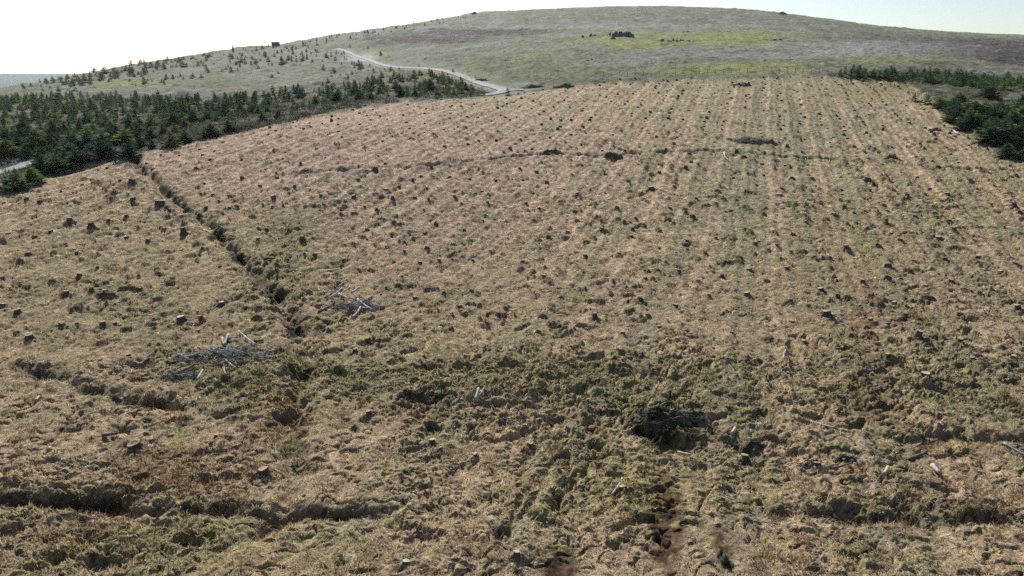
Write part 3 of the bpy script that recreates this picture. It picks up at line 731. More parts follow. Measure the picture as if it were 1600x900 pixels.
shrub_cloud('brash_cover', [([(240, 190), (330, 178), (480, 160), (600, 150), (620, 160), (520, 177), (400, 203), (300, 222), (250, 232)], .6),
                            ([(0, 215), (160, 200), (300, 190), (300, 215), (120, 258), (0, 285)], .3), ([(620, 140), (760, 140), (768, 149), (640, 159)], .1)],
            5200, 'dark brash, heather and bilberry carpeting the strip below the young spruces', [(.045, .055, .03), (.06, .055, .04), (.035, .045, .03), (.12, .11, .09)], .45, 91)
shrub_cloud('undergrowth', [([(1290, 114), (1600, 128), (1700, 150), (1700, 245), (1600, 250), (1500, 195), (1440, 150), (1300, 121)], .5),
                            ([(480, 140), (560, 112), (740, 112), (760, 140), (620, 150), (480, 160)], .25), ([(0, 158), (300, 158), (330, 185), (160, 205), (0, 240)], .25)],
            3600, 'green undergrowth between the young spruces', [(.08, .10, .04), (.14, .15, .05), (.20, .19, .06), (.05, .06, .03)], .42, 95)

# ------------------------------------------------------------------ labels: every thing told apart by what it stands next to
MARKS = [('crossed bleached logs', 545, 475), ('white log scatter', 345, 560), ('big brush heap', 1060, 672), ('long diagonal ditch', 330, 360),
         ('diagonal ditch mouth', 215, 265), ('near left ditch', 120, 785), ('near right ditch', 1400, 812), ('rushy ditch end', 458, 650),
         ('grey brush pile', 1175, 222), ('road junction', 795, 143), ('upright split log', 747, 638), ('red peat track', 1040, 820),
         ('right spruce clump', 1540, 215), ('wire fence', 1120, 118), ('brown peat strip', 1348, 520), ('pale rock', 913, 637),
         ('dark ditch slot', 1440, 262), ('pinkish bare slope', 690, 190), ('small brush pile', 957, 247), ('long pale stick', 1285, 668),
         ('middle of slope', 850, 300), ('right picture edge', 1590, 440), ('left picture edge', 10, 400), ('level pale stick', 845, 390),
         ('low mossy hollow', 820, 575)]
ORD = ['', 'first', 'second', 'third', 'fourth', 'fifth', 'sixth', 'seventh', 'eighth', 'ninth', 'tenth', 'eleventh', 'twelfth', 'thirteenth', 'fourteenth', 'fifteenth', 'sixteenth', 'seventeenth', 'eighteenth', 'nineteenth', 'twentieth']
CARD = ['', 'one', 'two', 'three', 'four', 'five', 'six', 'seven', 'eight', 'nine', 'ten', 'eleven', 'twelve', 'thirteen', 'fourteen', 'fifteen', 'sixteen', 'seventeen', 'eighteen', 'nineteen', 'twenty']
def where(px, py, marks):
    nm, a, b = min(marks, key=lambda m: math.hypot(px - m[1], (py - m[2]) * 1.8))
    dx, dy = px - a, (py - b) * 1.8
    far = '' if math.hypot(dx, dy) < 95 else 'well '
    if abs(dx) > abs(dy): d = 'right of' if dx > 0 else 'left of'
    else: d = 'below' if dy > 0 else 'above'
    return f'{far}{d} the {nm}'
def rank_labels(items, marks, maxn=9):
    """items: (px, py, noun phrase) -> label per item"""
    out = [None] * len(items); keys = {}
    for i, (px, py, nph) in enumerate(items): keys.setdefault(where(px, py, marks), []).append(i)
    for w, idx in keys.items():
        idx.sort(key=lambda i: items[i][1])
        nb = math.ceil(len(idx) / maxn)
        bands = [list(b) for b in np.array_split(idx, nb)]
        for bi, b in enumerate(bands):
            row = '' if nb == 1 else (['upper', 'lower'] if nb == 2 else ['top', 'middle', 'lowest'] if nb == 3 else ['top', 'second', 'third', 'fourth', 'fifth', 'sixth', 'seventh'])[bi] + ' row '
            b.sort(key=lambda i: items[i][0])
            for r, i in enumerate(b):
                nph = items[i][2]
                if len(b) == 1: out[i] = f'{nph} {w}' + (f', alone in the {row.strip()}' if row else '')
                else:
                    pos = 'leftmost' if r == 0 else 'rightmost' if r == len(b) - 1 else ORD[r + 1] + ' from left'
                    out[i] = f'{nph}, {pos}' + (f' in {row.strip()}' if row else f' of {CARD[len(b)]}') + f', {w}'
    return out

# ------------------------------------------------------------------ stump prototypes: width 1, height about 0.9
def stump_proto(seed, kind):
    r = random.Random(seed); n_ = 16; nz = 6
    H = dict(d=.62, p=.62, r=.62, s=.75, t=1.15)[kind]
    R0 = .36
    lob = [1 + .22 * sin(3 * 2 * pi * k / n_ + seed) * 1 + .12 * r.uniform(-1, 1) for k in range(n_)]
    tilt = (r.uniform(-.12, .12), r.uniform(-.12, .12))
    side = MB(); v = []; f = []
    for j in range(nz):
        t = j / (nz - 1)
        fl = 1 + .95 * (1 - t) ** 3.2
        for k in range(n_):
            a = 2 * pi * k / n_
            rad = R0 * fl * (1 + (lob[k] - 1) * (1.5 * (1 - t) + .35)) * (1 + .04 * r.uniform(-1, 1))
            x, y = rad * cos(a), rad * sin(a)
            z = -.25 + (H + .25) * t + t * (tilt[0] * x + tilt[1] * y) * 2
            if kind == 's' and t == 1: z += .18 * r.uniform(-1, 1)
            v.append((x, y, z))
    for j in range(nz - 1):
        for k in range(n_):
            f.append((j * n_ + k, j * n_ + (k + 1) % n_, (j + 1) * n_ + (k + 1) % n_, (j + 1) * n_ + k))
    side.add(v, f)
    if kind == 's':
        side.add(v[-n_:] + [(0, 0, H - .1)], [(k, (k + 1) % n_, n_) for k in range(n_)])
    if kind in 'rts':       # exposed roots
        for q in range(6):
            a = 2 * pi * q / 6 + r.uniform(-.3, .3); L = r.uniform(.7, 1.15)
            side.tube([(cos(a) * .25, sin(a) * .25, .38), (cos(a) * .5, sin(a) * .5, .18), (cos(a + .1) * L * .8, sin(a + .1) * L * .8, .0), (cos(a + .2) * L, sin(a + .2) * L, -.15)], [.10, .075, .045, .02], 6, jit=.1, rnd=r)
    top = MB(); m = 5; tv = []; tf = []
    ring = [(x * .96, y * .96, z) for x, y, z in v[-n_:]]
    for q in range(3):
        s = 1 - q / 3
        for (x, y, z) in ring: tv.append((x * s, y * s, z + .012 + (.015 * r.uniform(-1, 1))))
    cz = sum(p[2] for p in ring) / n_
    tv.append((0, 0, cz + .012))
    for q in range(2):
        for k in range(n_): tf.append((q * n_ + k, q * n_ + (k + 1) % n_, (q + 1) * n_ + (k + 1) % n_, (q + 1) * n_ + k))
    for k in range(n_): tf.append((2 * n_ + k, 2 * n_ + (k + 1) % n_, 3 * n_))
    # rim joining bark to face
    rim = len(tv); tv += v[-n_:]
    for k in range(n_): tf.append((rim + k, rim + (k + 1) % n_, (k + 1) % n_, k))
    top.add(tv, tf)
    return side, top
PROTO = {}
for kind in 'dprst':
    for q in range(3 if kind == 'd' else 2):
        s_, t_ = stump_proto(100 + 7 * q + ord(kind), kind)
        PROTO[(kind, q)] = (s_.mesh('stump_body', M_BARK, True), t_.mesh('cut_face', M_FRESH if kind == 'p' else M_CUT) if kind != 's' else None,
                            None)
        full = MB(); full.v, full.f, full.m = list(s_.v), list(s_.f), [0] * len(s_.f)
        if kind != 's': full.add(t_.v, t_.f, 1)
        PROTO[(kind, q)] = PROTO[(kind, q)][:2] + (full.mesh('tree_stump', [M_BARK, M_FRESH if kind == 'p' else M_CUT], True),)
NP = dict(d=['dark low stump', 'dark weathered stump', 'squat dark stump'], p=['pale topped stump', 'pale faced stump'], r=['wide rooted stump', 'large rooted stump'],
          s=['ragged broken stump', 'splintered dark stump'], t=['tall dark stump', 'tall narrow stump'])
rs = random.Random(77)
items = []
for s in stumps:
    q = rs.randrange(3 if s[3] == 'd' else 2); s.append(q)
    items.append((s[4], s[5], NP[s[3]][q]))
labs = rank_labels(items, MARKS)
for s, lab in zip(stumps, labs):
    x, y, w, kind, px, py, q = s
    body, top, full = PROTO[(kind, q)]
    sc = w * rs.uniform(.92, 1.08); z = hz(x, y)
    lean = (rs.uniform(-.1, .1), rs.uniform(-.1, .1), rs.uniform(0, 6.28))
    big = w * FPX / math.hypot(x, y) > 12 and top is not None
    if big:
        o = link(bpy.data.objects.new('tree_stump', None)); o.empty_display_size = .2
        link(bpy.data.objects.new('stump_body', body), o); link(bpy.data.objects.new('cut_face', top), o)
    else:
        o = link(bpy.data.objects.new('tree_stump', full))
    o.location = (x, y, z - .03); o.rotation_euler = lean; hs = sc * (rs.uniform(.55, .95) if kind not in 't' else .9) * (.8 if y > 60 else 1); o.scale = (sc, sc, hs)
    tag(o, lab, 'tree stump', 'cut stumps over the felled hillside')
# remaining far stumps as one mass
V = []; F = []; off = 0
sv = [(cos(a), sin(a)) for a in np.linspace(0, 2 * pi, 7)[:-1]]
for x, y, w, kind, px, py in far_stumps:
    z = hz(x, y) - .1; h = w * rs.uniform(.3, .7) + .1
    a0 = [(x + c * w * .6, y + s * w * .6, z) for c, s in sv]; a1 = [(x + c * w * .42, y + s * w * .42, z + h * rs.uniform(.85, 1.1)) for c, s in sv]
    V += a0 + a1 + [(x, y, z + h)]
    for k in range(6):
        F.append((off + k, off + (k + 1) % 6, off + 6 + (k + 1) % 6, off + 6 + k)); F.append((off + 6 + k, off + 6 + (k + 1) % 6, off + 12, off + 12))
    off += 13
if V:
    me = bpy.data.meshes.new('far_stumps'); me.from_pydata([tuple(map(float, p)) for p in V], [], [tuple(dict.fromkeys(f)) for f in F]); me.materials.append(M_BARK)
    tag(link(bpy.data.objects.new('far_stumps', me)), 'countless small dark stumps in rows over the upper felled slope', kind='stuff')

# ------------------------------------------------------------------ young spruces
def spruce_proto(seed, bushy=.36, levels=17, per=9, sprays=4, low=.02, qs=1.0):
    bushy *= 1.2
    r = random.Random(seed); V = []; F = []; C = []
    def quad(p, d, sdir, L, Wd, tone):
        o = len(V)
        a = p; b = p + d * L * .45 + sdir * Wd; c = p + d * L; e = p + d * L * .45 - sdir * Wd
        V.extend([a, b, c, e]); F.append((o, o + 1, o + 2, o + 3)); C.extend([tone * .9, tone, tone * 1.15, tone])
    base = np.array((.048, .074, .046))
    skew = r.uniform(.8, 1.25), r.uniform(0, 6.28)
    for i in range(levels):
        t = (i / levels) ** .92; z = low + (1 - low) * t
        n_ = max(4, int(per * (1 - .45 * t)))
        for k in range(n_):
            a = 2 * pi * (k + r.random() * .8) / n_ + i * 1.3
            Lb = bushy * ((1 - t) ** .82 + .03) * r.uniform(.62, 1.18) * (1 + (skew[0] - 1) * cos(a - skew[1]))
            up = r.uniform(.05, .4) + .5 * t
            d = np.array((cos(a) * cos(up), sin(a) * cos(up), sin(up))); sd_ = np.array((-sin(a), cos(a), 0))
            p0 = np.array((0, 0, z + r.uniform(-.02, .02)))
            tone = base * r.uniform(.6, 1.5)
            ns = max(2, int(sprays * (Lb / bushy + .35)))
            for q in range(ns):
                f_ = (q + .35) / ns; p = p0 + d * Lb * f_ * .85
                for s_ in (-1, 1):
                    dd = d * .75 + sd_ * s_ * r.uniform(.4, .9) + np.array((0, 0, r.uniform(-.25, .25))); dd /= np.linalg.norm(dd)
                    nn = np.cross(dd, (r.uniform(-.6, .6), r.uniform(-.6, .6), 1)); nn /= np.linalg.norm(nn)
                    quad(p, dd, nn, Lb * .42 * r.uniform(.7, 1.3) * (1.1 - .4 * f_) + .02, (.020 + .05 * Lb) * qs, tone * r.uniform(.8, 1.25))
            quad(p0 + d * Lb * .6, d, sd_, Lb * .48, .022 + .04 * Lb, tone * 1.2)
    for k in range(3):
        quad(np.array((0, 0, .93)), np.array((.02 * k - .02, .01, 1.0)), np.array((cos(k), sin(k), 0)), .09, .012, base * 1.3)
    me = mesh_np('crown', V, F, M_SPRUCE, np.array(C))
    tr = MB(); tr.tube([(0, 0, -.08), (0, 0, .3), (0.005, 0, .95)], [.028, .02, .004], 6)
    return me, tr.mesh('trunk', M_TRUNK)
SPR = [spruce_proto(1, .36), spruce_proto(2, .42), spruce_proto(3, .33), spruce_proto(4, .46, 15), spruce_proto(5, .30, 15), spruce_proto(6, .40, 14, 8)]
SPL = [spruce_proto(11, .36, 10, 7, 2, qs=2.1), spruce_proto(12, .30, 10, 6, 2, qs=2.1), spruce_proto(13, .42, 9, 7, 2, qs=2.1)]
trees = []          # x, y, height, px, py, zone
rt = random.Random(99)
def add_tree(px, py, hpx, zone, wide=1.0):
    x, y = hit(px, py); d = math.hypot(x, y)
    trees.append([x, y, hpx / FPX * d, px, py, zone, wide]); return x, y
def fill(poly, n_, mind, hlo, hhi, zone, wide=1.0, sizefn=None):
    P = np.array(poly, float); c = 0; tries = 0
    mine = [(t[0], t[1]) for t in trees]
    road_clear = np.vstack([ROAD, ROAD2])
    while c < n_ and tries < n_ * 30:
        tries += 1
        a = rt.uniform(P[:, 0].min(), P[:, 0].max()); b = rt.uniform(P[:, 1].min(), P[:, 1].max())
        if not inside(P, np.array([a]), np.array([b]))[0]: continue
        x, y = hit(a, b)
        if any(abs(x - u) < mind and math.hypot(x - u, y - v) < mind for u, v in mine): continue
        d = min(dist_poly(np.array([x]), np.array([y]), Q, 6)[0][0] for Q in (ROAD, ROADL))
        if d < 3.3: continue
        gap = float(perlin(np.array([x / 9]), np.array([y / 12]), 171)[0])
        if zone in 'LJ' and gap > .04 and rt.random() < .85: continue
        h = rt.uniform(hlo, hhi) * rt.uniform(.65, 1.3)
        trees.append([x, y, h, a, b, zone, wide * rt.uniform(.85, 1.2)]); mine.append((x, y)); c += 1
# individually placed (base pixel, height in pixels)
for a, b, h, z, w in [(28, 297, 38, 'L', 1.1), (48, 288, 30, 'L', 1.2), (10, 293, 20, 'L', 1), (66, 272, 36, 'L', 1.25), (78, 262, 26, 'L', 1), (92, 272, 32, 'L', 1.3), (104, 262, 30, 'L', 1.1), (122, 264, 30, 'L', 1.2), (138, 260, 26, 'L', 1.1),
                      (160, 252, 34, 'L', 1.3), (172, 248, 26, 'L', 1), (202, 247, 30, 'L', 1.2), (222, 236, 22, 'L', 1.1), (238, 235, 18, 'L', 1), (268, 232, 30, 'L', 1.1), (290, 225, 26, 'L', 1.3), (330, 216, 28, 'L', 1.1), (358, 208, 22, 'L', 1.1),
                      (410, 192, 20, 'L', 1), (436, 187, 18, 'L', 1), (110, 245, 30, 'L', 1.2), (140, 240, 30, 'L', 1.2), (60, 240, 34, 'L', 1.2), (15, 250, 30, 'L', 1.1), (12, 225, 30, 'L', 1.1), (40, 215, 30, 'L', 1.1),
                      (293, 165, 17, 'L', 1), (307, 168, 20, 'L', 1), (385, 160, 18, 'L', .9), (427, 153, 20, 'L', 1), (438, 150, 10, 'L', 1),
                      (793, 149, 16, 'J', 1.2), (698, 150, 13, 'J', 1), (709, 149, 15, 'J', 1), (735, 150, 8, 'J', 1.1), (756, 149, 7, 'J', 1.1), (625, 151, 22, 'J', 1), (637, 154, 14, 'J', 1), (580, 159, 20, 'J', 1.1), (583, 145, 22, 'J', 1), (600, 147, 20, 'J', 1),
                      (545, 140, 16, 'J', 1.1), (555, 142, 18, 'J', 1), (538, 138, 14, 'J', 1), (570, 143, 14, 'J', 1), (532, 152, 12, 'J', 1), (650, 150, 12, 'J', 1), (665, 150, 14, 'J', 1), (683, 152, 12, 'J', 1), (713, 137, 14, 'J', .9), (625, 135, 20, 'J', .9), (562, 115, 12, 'J', .9),
                      (708, 113, 8, 'H', 1), (655, 105, 6, 'H', 1), (624, 111, 7, 'H', 1), (595, 89, 8, 'H', 1), (575, 77, 5, 'H', 1), (547, 75, 6, 'H', 1),
                      (442, 105, 11, 'H', 1.7), (404, 111, 12, 'H', 1.1), (425, 123, 8, 'H', 1.6), (435, 118, 6, 'H', 1.2), (452, 94, 8, 'H', 1), (474, 97, 10, 'H', 1), (480, 95, 8, 'H', 1), (486, 86, 6, 'H', 1), (510, 92, 10, 'H', 1.1), (518, 90, 9, 'H', 1), (526, 87, 8, 'H', 1), (453, 86, 5, 'H', 1),
                      (434, 88, 7, 'H', 1), (420, 104, 6, 'H', 1.2), (426, 105, 5, 'H', 1), (323, 115, 14, 'H', 1.2), (318, 105, 7, 'H', .9), (369, 102, 9, 'H', 1), (348, 117, 9, 'H', 1), (362, 116, 12, 'H', 1), (372, 115, 9, 'H', 1), (271, 126, 9, 'H', 1), (287, 128, 7, 'H', 1),
                      (210, 122, 9, 'H', 1), (92, 143, 9, 'H', 1), (65, 138, 6, 'H', 1), (133, 132, 12, 'H', 1.4), (122, 128, 8, 'H', 1.2), (280, 101, 9, 'H', 1.2), (332, 86, 5, 'H', 1), (384, 93, 5, 'H', 1),
                      (1195, 97, 7, 'F', 1), (1428, 158, 14, 'R', 1), (1448, 163, 16, 'R', 1.2), (1466, 171, 20, 'R', 1.3), (1495, 141, 14, 'R', 1.3), (1478, 172, 14, 'R', 1.2), (1493, 192, 26, 'R', 1.2), (1512, 206, 30, 'R', 1.3), (1525, 205, 26, 'R', 1.2),
                      (1545, 226, 34, 'R', 1.2), (1556, 222, 30, 'R', 1.1), (1569, 248, 26, 'R', 1.2), (1590, 226, 34, 'R', 1.2), (1598, 252, 24, 'R', 1.2), (1540, 156, 26, 'R', 1.2), (1549, 157, 18, 'R', 1.2), (1560, 150, 9, 'R', 1), (1587, 152, 8, 'R', 1),
                      (1497, 168, 26, 'R', 1.1), (1535, 190, 30, 'R', 1.2), (1328, 122, 12, 'R', 1), (1384, 125, 14, 'R', 1.2), (1370, 124, 14, 'R', 1.1), (1449, 132, 14, 'R', 1.2), (1407, 127, 6, 'R', .8), (1550, 216, 30, 'R', 1.3), (1520, 190, 28, 'R', 1.2), (1575, 205, 32, 'R', 1.2)]:
    add_tree(a, b, h * .86, z, w * 1.2)
fill([(-60, 172), (0, 166), (120, 160), (260, 163), (330, 175), (330, 196), (250, 224), (150, 246), (40, 262), (-60, 280)], 330, 1.6, 1.2, 2.3, 'L', 1.3)
fill([(-60, 160), (0, 156), (120, 153), (260, 156), (330, 163), (420, 166), (330, 182), (0, 176), (-60, 180)], 320, 1.7, 1.2, 2.4, 'L', 1.25)
fill([(330, 160), (480, 148), (470, 166), (330, 196)], 50, 2.4, 1.3, 2.3, 'L', 1.2)
fill([(480, 150), (510, 132), (600, 122), (680, 118), (740, 135), (752, 146), (640, 154), (560, 160), (490, 168)], 170, 1.7, .9, 1.9, 'J', 1.2)
fill([(250, 175), (480, 152), (600, 146), (745, 146), (640, 156), (520, 165), (400, 186), (260, 212)], 110, 2.0, .7, 1.7, 'J', 1.4)
fill([(1310, 118), (1450, 120), (1620, 132), (1620, 148), (1500, 142), (1420, 129), (1310, 123)], 190, 1.3, 1.2, 1.9, 'R', 1.4)
fill([(1480, 172), (1500, 165), (1530, 178), (1620, 172), (1660, 235), (1600, 240), (1560, 228), (1520, 206), (1495, 190)], 85, 1.4, 1.3, 2.2, 'R', 1.5)
fill([(60, 134), (130, 119), (200, 105), (260, 97), (330, 86), (330, 95), (220, 122), (120, 138)], 95, 3.0, 1.6, 3.4, 'H', 1.4)
fill([(0, 145), (200, 106), (400, 76), (430, 90), (300, 132), (120, 146)], 60, 4.0, 1.2, 2.6, 'H', 1.4)
fill([(360, 86), (540, 80), (540, 96), (440, 105), (360, 112)], 55, 4.0, 1.2, 2.6, 'H', 1.3)
fill([(330, 85), (450, 72), (600, 46), (740, 23), (740, 28), (600, 54), (450, 82)], 75, 4.0, 1.3, 3.0, 'H', 1.1)
fill([(540, 88), (600, 100), (640, 110), (560, 125), (480, 130)], 22, 3.0, .8, 1.8, 'J', 1.2)
TM = [('left road bend', 30, 258), ('hidden road sliver', 182, 225), ('diagonal ditch mouth', 215, 250), ('dark brash strip', 380, 185), ('road junction', 790, 147),
      ('white road sweep', 700, 118), ('road hairpin', 560, 95), ('skyline hut', 431, 72), ('yellow green meadow', 200, 133), ('pale ridge end', 40, 140),
      ('skyline above meadow', 280, 95), ('upper left skyline', 600, 48), ("tree belt's start", 1320, 120), ("tree belt's middle", 1450, 125), ("tree belt's end", 1580, 140),
      ("right clump's tip", 1440, 155), ("right clump's core", 1520, 195), ("right clump's foot", 1575, 235), ("left stand's back", 100, 160), ("left stand's middle", 100, 200), ("left stand's right", 280, 180),
      ('left picture edge', 0, 185), ('yellow roadside bushes', 600, 130)]
# largest first: 300 as individuals
for t in trees: t.append(t[2] / math.hypot(t[0], t[1]))
for t in trees: t[2] *= .85; t[6] *= 1.15
trees.sort(key=lambda t: -t[7])
# keep every hand placed and zone-H tree that stands alone visible; the rest by size
solo, mass = trees[:300], trees[300:]
items = []
for t in solo:
    hh = t[2]
    adj = 'bushy dark spruce' if t[6] > 1.5 else 'slim young spruce' if t[6] < 1.1 else 'tall young spruce' if hh > 2.2 else 'small young spruce'
    items.append((t[3], t[4], adj))
labs = rank_labels(items, TM, 10)
GRP = dict(L='young spruces of the left stand', J='young spruces below the road', H='scattered spruces on the upper hill', R='young spruces on the right', F='scattered spruces on the upper hill')
rt = random.Random(5)
for t, lab in zip(solo, labs):
    x, y, h, px, py, zn, w, _ = t
    i = rt.choice((0, 2, 4)) if w < 1.1 else rt.choice((1, 3, 5)) if w > 1.5 else rt.choice((0, 2, 4, 5))
    pr_ = SPR[i] if math.hypot(x, y) < 140 else SPL[i % 3]
    o = link(bpy.data.objects.new('spruce_tree', None)); o.empty_display_size = .3
    z = hz(x, y); o.location = (x, y, z - .03); o.rotation_euler = (rt.uniform(-.05, .05), rt.uniform(-.05, .05), rt.uniform(0, 6.28))
    ww = h * w * rt.uniform(.92, 1.08); o.scale = (ww, ww, h)
    link(bpy.data.objects.new('crown', pr_[0]), o); link(bpy.data.objects.new('trunk', pr_[1]), o)
    tag(o, lab, 'spruce tree', GRP[zn])
def merge_trees(name, L, label, seed):
    g = np.random.default_rng(seed); VV = []; FF = []; CC = []; off = 0
    for m in SPL:
        me = m[0]; nv = len(me.vertices)
        v = np.empty(nv * 3, np.float32); me.vertices.foreach_get('co', v); v = v.reshape(-1, 3)
        f = np.empty(len(me.loops), np.int32); me.loops.foreach_get('vertex_index', f); f = f.reshape(-1, 4)
        c = np.empty(nv * 4, np.float32); me.color_attributes['tint'].data.foreach_get('color', c); m_ = (v, f, c.reshape(-1, 4)[:, :3])
        VV.append(m_)
    oV = []; oF = []; oC = []
    zs = height(np.array([t[0] for t in L]), np.array([t[1] for t in L]))
    for t, z in zip(L, zs):
        v, f, c = VV[g.integers(3)]; a = g.uniform(0, 6.28); ca, sa = cos(a), sin(a); h = t[2]; w = h * t[6]
        oV.append(np.stack([(v[:, 0] * ca - v[:, 1] * sa) * w + t[0], (v[:, 0] * sa + v[:, 1] * ca) * w + t[1], v[:, 2] * h + z], 1))
        oF.append(f + off); oC.append(c * g.uniform(.7, 1.4)); off += len(v)
    tag(link(bpy.data.objects.new(name, mesh_np(name, np.concatenate(oV), np.concatenate(oF), M_SPRUCE, np.concatenate(oC)))), label, kind='stuff')
merge_trees('far_spruces', mass, 'the many smaller young spruces farther back on the hill', 7)

# ------------------------------------------------------------------ logs, sticks, offcuts
def log_between(a, b, thick, mat, label, group, lift=0.0, lift2=None, name='log', cat='log', bend=.04, stubs=0, endmat=None):
    ax, ay = hit(*a); bx, by = hit(*b); dist = math.hypot((ax + bx) / 2, (ay + by) / 2); r = thick / FPX * dist / 2 * .8
    lift2 = lift if lift2 is None else lift2
    p = np.array((ax, ay, hz(ax, ay) + r * .6 + lift)); q = np.array((bx, by, hz(bx, by) + r * .6 + lift2))
    mid = (p + q) / 2; mz = hz(mid[0], mid[1]) + r * .4
    up = max(0, mz - mid[2]); p[2] += up; q[2] += up
    L = np.linalg.norm(q - p); d = (q - p) / L; rd = random.Random(int(a[0] * 7 + b[1])); sdv = np.cross(d, (0, 0, 1))
    pts = []; rad = []
    for i in range(7):
        t = i / 6; pts.append(p + d * L * t + sdv * bend * L * sin(pi * t) * rd.uniform(.4, 1) + np.array((0, 0, .02 * L * rd.uniform(-.3, .3)))); rad.append(r * (1.12 - .35 * t))
    o0 = (p + q) / 2
    mb = MB(); mb.tube([tuple(v - o0) for v in pts], rad, 9, jit=.06, rnd=rd)
    for k in range(stubs):
        i = rd.randrange(1, 6); v = pts[i] - o0; a_ = rd.uniform(0, pi); e = v + np.array((sdv[0] * cos(a_), sdv[1] * cos(a_), abs(sin(a_)))) * r * rd.uniform(2.5, 5)
        mb.tube([tuple(v), tuple(e)], [r * .3, r * .12], 5)
    o = mb.build(name, [mat], smooth=True); o.location = tuple(o0)
    tag(o, label, cat, group); return o
GA = 'bleached logs of the crossed pile'; GB = 'white logs of the left scatter'
A_ = [((511, 472), (535, 454), 3, 0, 'thin bleached pole, uppermost of the parallel poles left of the crossed pile', M_BLEACH),
      ((519, 467), (547, 453), 3, .1, 'bleached pole with white tip lying at the top of the crossed pile', M_BLEACH),
      ((498, 492), (525, 473), 3.4, 0, 'brown pole lying left and below the parallel bleached poles', M_TRUNK),
      ((530, 465), (547, 475), 3.4, .25, 'grey log slanting down right in the centre of the crossed pile', M_BLEACH),
      ((550, 469), (562, 459), 4.2, .3, 'thick white log end pointing up right at the crossed pile top', M_BLEACH),
      ((559, 475), (584, 494), 3.6, .2, 'long bleached log running down right from the crossed pile', M_BLEACH),
      ((552, 485), (568, 481), 3, .3, 'short level log crossing the right half of the crossed pile', M_BLEACH),
      ((551, 501), (564, 487), 4.4, .15, 'thick pale log at the foot of the crossed pile', M_BLEACH),
      ((563, 486), (577, 491), 2.6, .25, 'thin grey log beside the foot log of the crossed pile', M_BLEACH),
      ((528, 449), (541, 438), 2.6, 0, 'lone grey stick above the crossed log pile', M_BLEACH),
      ((525, 508), (538, 500), 3, 0, 'dull lilac grey log lying just below the crossed pile', M_TRUNK),
      ((540, 478), (556, 492), 3, .15, 'dark log half buried under the crossed pile', M_TRUNK),
      ((516, 464), (528, 453), 2.4, 0, 'shortest dark pole left of the crossed pile', M_TRUNK)]
for a, b, th, lf, lab, m in A_: log_between(a, b, th, m, lab, GA, lf, stubs=2)
B_ = [((286, 566), (337, 551), 3.2, .1, 'longest bleached log, lying level at the left scatter', M_BLEACH),
      ((264, 571), (292, 564), 4.2, 0, 'dark mossy log under the left end of the longest bleached log', M_TRUNK),
      ((348, 534), (352, 544), 4.2, .1, 'short white log, left arm of the small V', M_FRESH),
      ((358, 531), (352, 544), 4.6, .12, 'short white log, right arm of the small V', M_BLEACH),
      ((350, 549), (344, 564), 4.4, .05, 'stout white log standing out below the small V', M_FRESH),
      ((359, 536), (375, 532), 2.6, .1, 'thin grey stick running right from the small V', M_BLEACH),
      ((383, 534), (402, 546), 3.2, .1, 'bleached branch slanting down right of the small V', M_BLEACH),
      ((374, 524), (387, 534), 3, .1, 'curved grey branch at the upper right of the left scatter', M_BLEACH),
      ((352, 566), (371, 581), 3, .05, 'thin pale stick slanting down right below the white logs', M_BLEACH),
      ((350, 580), (354, 591), 4, .05, 'white splintered chunk low in the left scatter', M_FRESH),
      ((309, 604), (318, 589), 4.4, .15, 'thick grey log end at the bottom of the left scatter', M_BLEACH),
      ((260, 587), (283, 590), 2.6, .1, 'thin bleached stick at the left end of the scatter', M_BLEACH),
      ((268, 596), (300, 580), 2.6, .1, 'curved thin branch below the longest bleached log', M_BRUSH),
      ((397, 539), (412, 537), 4, 0, 'short cut log lying right of the left scatter', M_TRUNK)]
for a, b, th, lf, lab, m in B_: log_between(a, b, th, m, lab, GB, lf, stubs=2)
